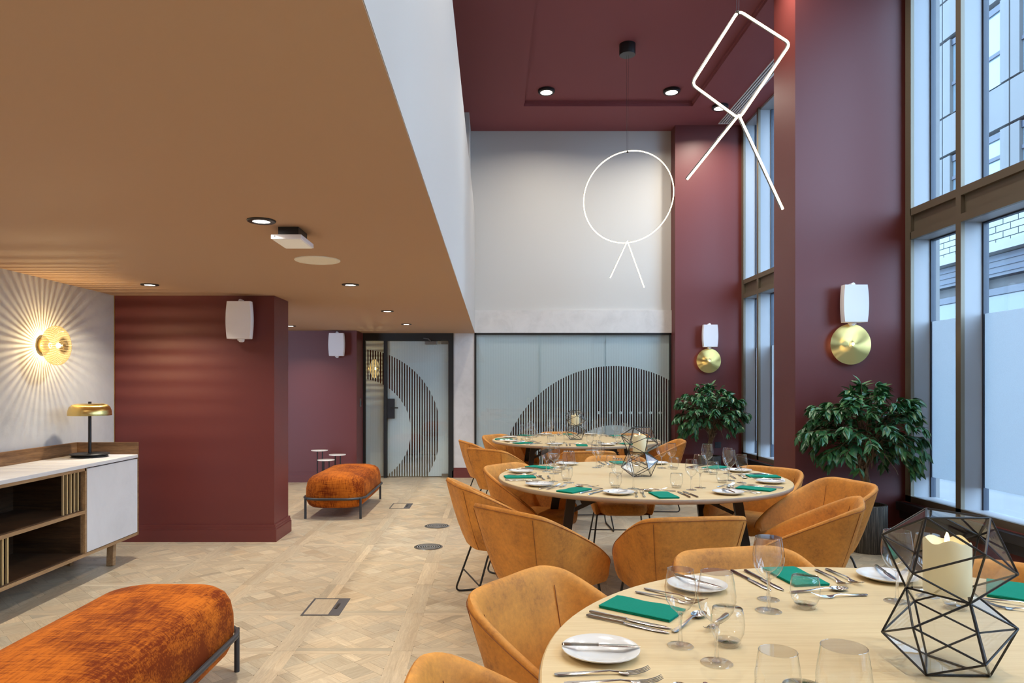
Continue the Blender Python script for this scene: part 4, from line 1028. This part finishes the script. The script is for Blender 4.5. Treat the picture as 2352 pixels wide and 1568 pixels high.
def make_candle():
    t = thing('pillar_candle', 'x', 'candle', (0, 0, 0), 0, 'pillar candles in the lanterns'); n = 40
    wv = lambda a: .0035 * sin(5 * a) + .003 * sin(3 * a + 1)
    rows = [[(r * cos(2 * pi * k / n), r * sin(2 * pi * k / n), z + (wv(2 * pi * k / n) if w_ else 0)) for k in range(n)] for r, z, w_ in ((.001, 0, 0), (.044, 0, 0), (.0445, .004, 0), (.0445, .105, 1), (.042, .110, 1), (.038, .104, 1), (.030, .094, 0), (.001, .088, 0))]
    MB().grid(rows, True).build('wax', M['wax'], t, True, angle=60)
    MB().tube([(0, 0, .088), (.001, 0, .097)], .0012, 6).build('wick', M['black'], t)
    MB().lathe([(.0002, .096), (.0035, .100), (.0052, .107), (.0045, .116), (.002, .124), (.0002, .129)], 12).build('flame', M['flame'], t, True)
    return t
LN, CD = make_lantern(), make_candle(); first = True
for n, (dx, dy, rz) in {3: (-.075, .10, 8), 2: (.0, .02, 26), 1: (.0, .02, 14)}.items():
    cx, cy = TABLES[n]; L = LN if first else copy_tree(LN); C_ = CD if first else copy_tree(CD); first = False
    L.location = (cx + dx, cy + dy, Z_T + .0025); L.rotation_euler = (0, 0, radians(rz)); L['label'] = 'black wire and glass faceted lantern on the ' + TNAME[n]
    C_.location = (cx + dx, cy + dy, Z_T + .1655); C_.rotation_euler = (0, 0, radians(rz)); C_['label'] = 'cream pillar candle inside the lantern on the ' + TNAME[n]

# ------------------------------------------------------------------ plants
def make_plant():
    random.seed(21)
    t = thing('potted_ficus', 'x', 'plant', (0, 0, 0), 0, 'potted ficus trees in front of the maroon pillars')
    MB().lathe([(.145, 0), (.150, .01), (.152, .375), (.148, .383), (.128, .383), (.126, .36), (.126, .34)], 48).build('pot', M['pot'], t, True)
    MB().lathe([(.126, .345), (.06, .352), (.0001, .350)], 24).build('soil', M['soil'], t)
    st = MB()
    for k in range(7):
        a0 = 2 * pi * k / 7; pts = []
        for i in range(15):
            u = i / 14; a = a0 + 2.6 * u; r = .034 - .014 * sin(pi * u) + .03 * max(0, u - .8) * 5 * .4
            pts.append((r * cos(a) + .02 * sin(u * 4) - .03 * u, r * sin(a), .34 + .36 * u))
        st.tube(pts, [.016 - .006 * i / 14 for i in range(15)], 7)
    trunk = st.build('trunk', M['bark'], t, True, angle=80)
    meshes = []
    for v in range(3):
        L, W, bend = 1.0, .165 + .025 * v, .10 + .06 * v; mb = MB(); rows = []
        for (y, wd) in ((0, .06), (.15, .55), (.38, 1.0), (.65, .75), (.86, .32), (1.0, .02)):
            z = -bend * y * y * 1.6; rows.append([(-W * wd, y, z + .07 * wd), (0, y, z), (W * wd, y, z + .07 * wd)])
        meshes.append(mb.grid(rows))
    lm = [m.mesh('leaf', M['leaf'], True, 80) for m in meshes]
    leaves = []; br = MB()
    base = Vector((-.03, 0, .68))
    for b in range(135):
        th = 2 * pi * random.random(); ph = radians(random.choice((random.uniform(-48, 5), random.uniform(-5, 50), random.uniform(20, 85))))
        rr = random.uniform(.80, 1.05); end = Vector((cos(th) * cos(ph) * .47 * rr, sin(th) * cos(ph) * .31 * rr, .97 + sin(ph) * .36 * rr))
        mid = base.lerp(end, .5) + Vector((0, 0, .10 + .05 * random.random()))
        pts = smooth_path([base + Vector((random.gauss(0, .02), random.gauss(0, .02), 0)), mid, end, end + (end - mid).normalized() * .05 + Vector((0, 0, -.03))], 6)
        br.tube(pts, [.005 - .0038 * i / (len(pts) - 1) for i in range(len(pts))], 5)
        n = len(pts); side = 1
        for i in range(5, n):
            for rep in range(1 if i < n - 3 else 2):
                d = (pts[min(i + 1, n - 1)] - pts[i - 1]).normalized(); sd = d.cross(Vector((0, 0, 1))).normalized() * side; side = -side
                dirn = (d * random.uniform(.5, 1.0) + sd * random.uniform(.4, 1.0) + Vector((0, 0, random.uniform(-.65, .15)))).normalized()
                up = (Vector((0, 0, 1)) + Vector((random.gauss(0, .35), random.gauss(0, .35), 0))).normalized()
                x = dirn.cross(up).normalized(); z = x.cross(dirn); s = random.uniform(.070, .108)
                mt = Matrix.Identity(4)
                for r in range(3): mt[r][0] = x[r] * s; mt[r][1] = dirn[r] * s; mt[r][2] = z[r] * s; mt[r][3] = pts[i][r]
                if pts[i].y + dirn.y * s < .345 and not (pts[i].z < .78 and abs(pts[i].x) < .17): leaves.append(mt)
    br.build('branches', M['bark'], trunk, True)
    # leaves: those on the outside first, each an object, the rest joined
    leaves.sort(key=lambda m: -((m[0][3]) ** 2 + (m[1][3]) ** 2 + (m[2][3] - .95) ** 2 - .3 * m[1][3] * -1))
    for i, m in enumerate(leaves[:300]):
        o = bpy.data.objects.new('leaf', lm[i % 3]); COL.objects.link(o); o.parent = t; o.matrix_local = m
    mb = MB()
    for i, m in enumerate(leaves[300:]):
        src = meshes[i % 3]; mb.add([m @ Vector(v) for v in src.v], src.f)
    o = mb.build('inner_leaves', M['leaf'], t, True, angle=80); o['kind'] = 'stuff'
    return t
pl = make_plant(); pl.location = (3.06, 5.70, 0); pl['label'] = 'larger potted ficus with dark ribbed pot beside the big window'
p2 = copy_tree(pl); p2.location = (3.02, 9.70, 0); p2.scale = (-1, 1, 1); p2['label'] = 'smaller looking potted ficus at the far pillar under the brass sconce'
# wall sockets
for loc_, lab in (((3.25, 10.066, .50), 'small black wall socket on the far pillar behind the ficus'), ((3.28, 6.066, .42), 'small black wall socket on the near pillar behind the ficus')):
    t = thing('wall_socket', lab, 'socket', loc_, 0, 'black sockets on the window pillars')
    MB().box(-.043, .043, -.008, 0, -.043, .043).build('plate', M['black'], t, bev=.003)
    MB().box(-.016, .016, -.0095, -.008, -.014, .014).build('insert', M['charcoal'], t)
t = thing('light_switch', 'small grey key switch on the wall edge left of the glass door', 'switch', (-1.915, 10.05, 1.11))
MB().box(0, .012, -.04, .04, -.06, .06).build('plate', M['grey_metal'], t, bev=.003); MB().box(.012, .018, -.012, .012, -.03, .02).build('rocker', M['charcoal'], t)
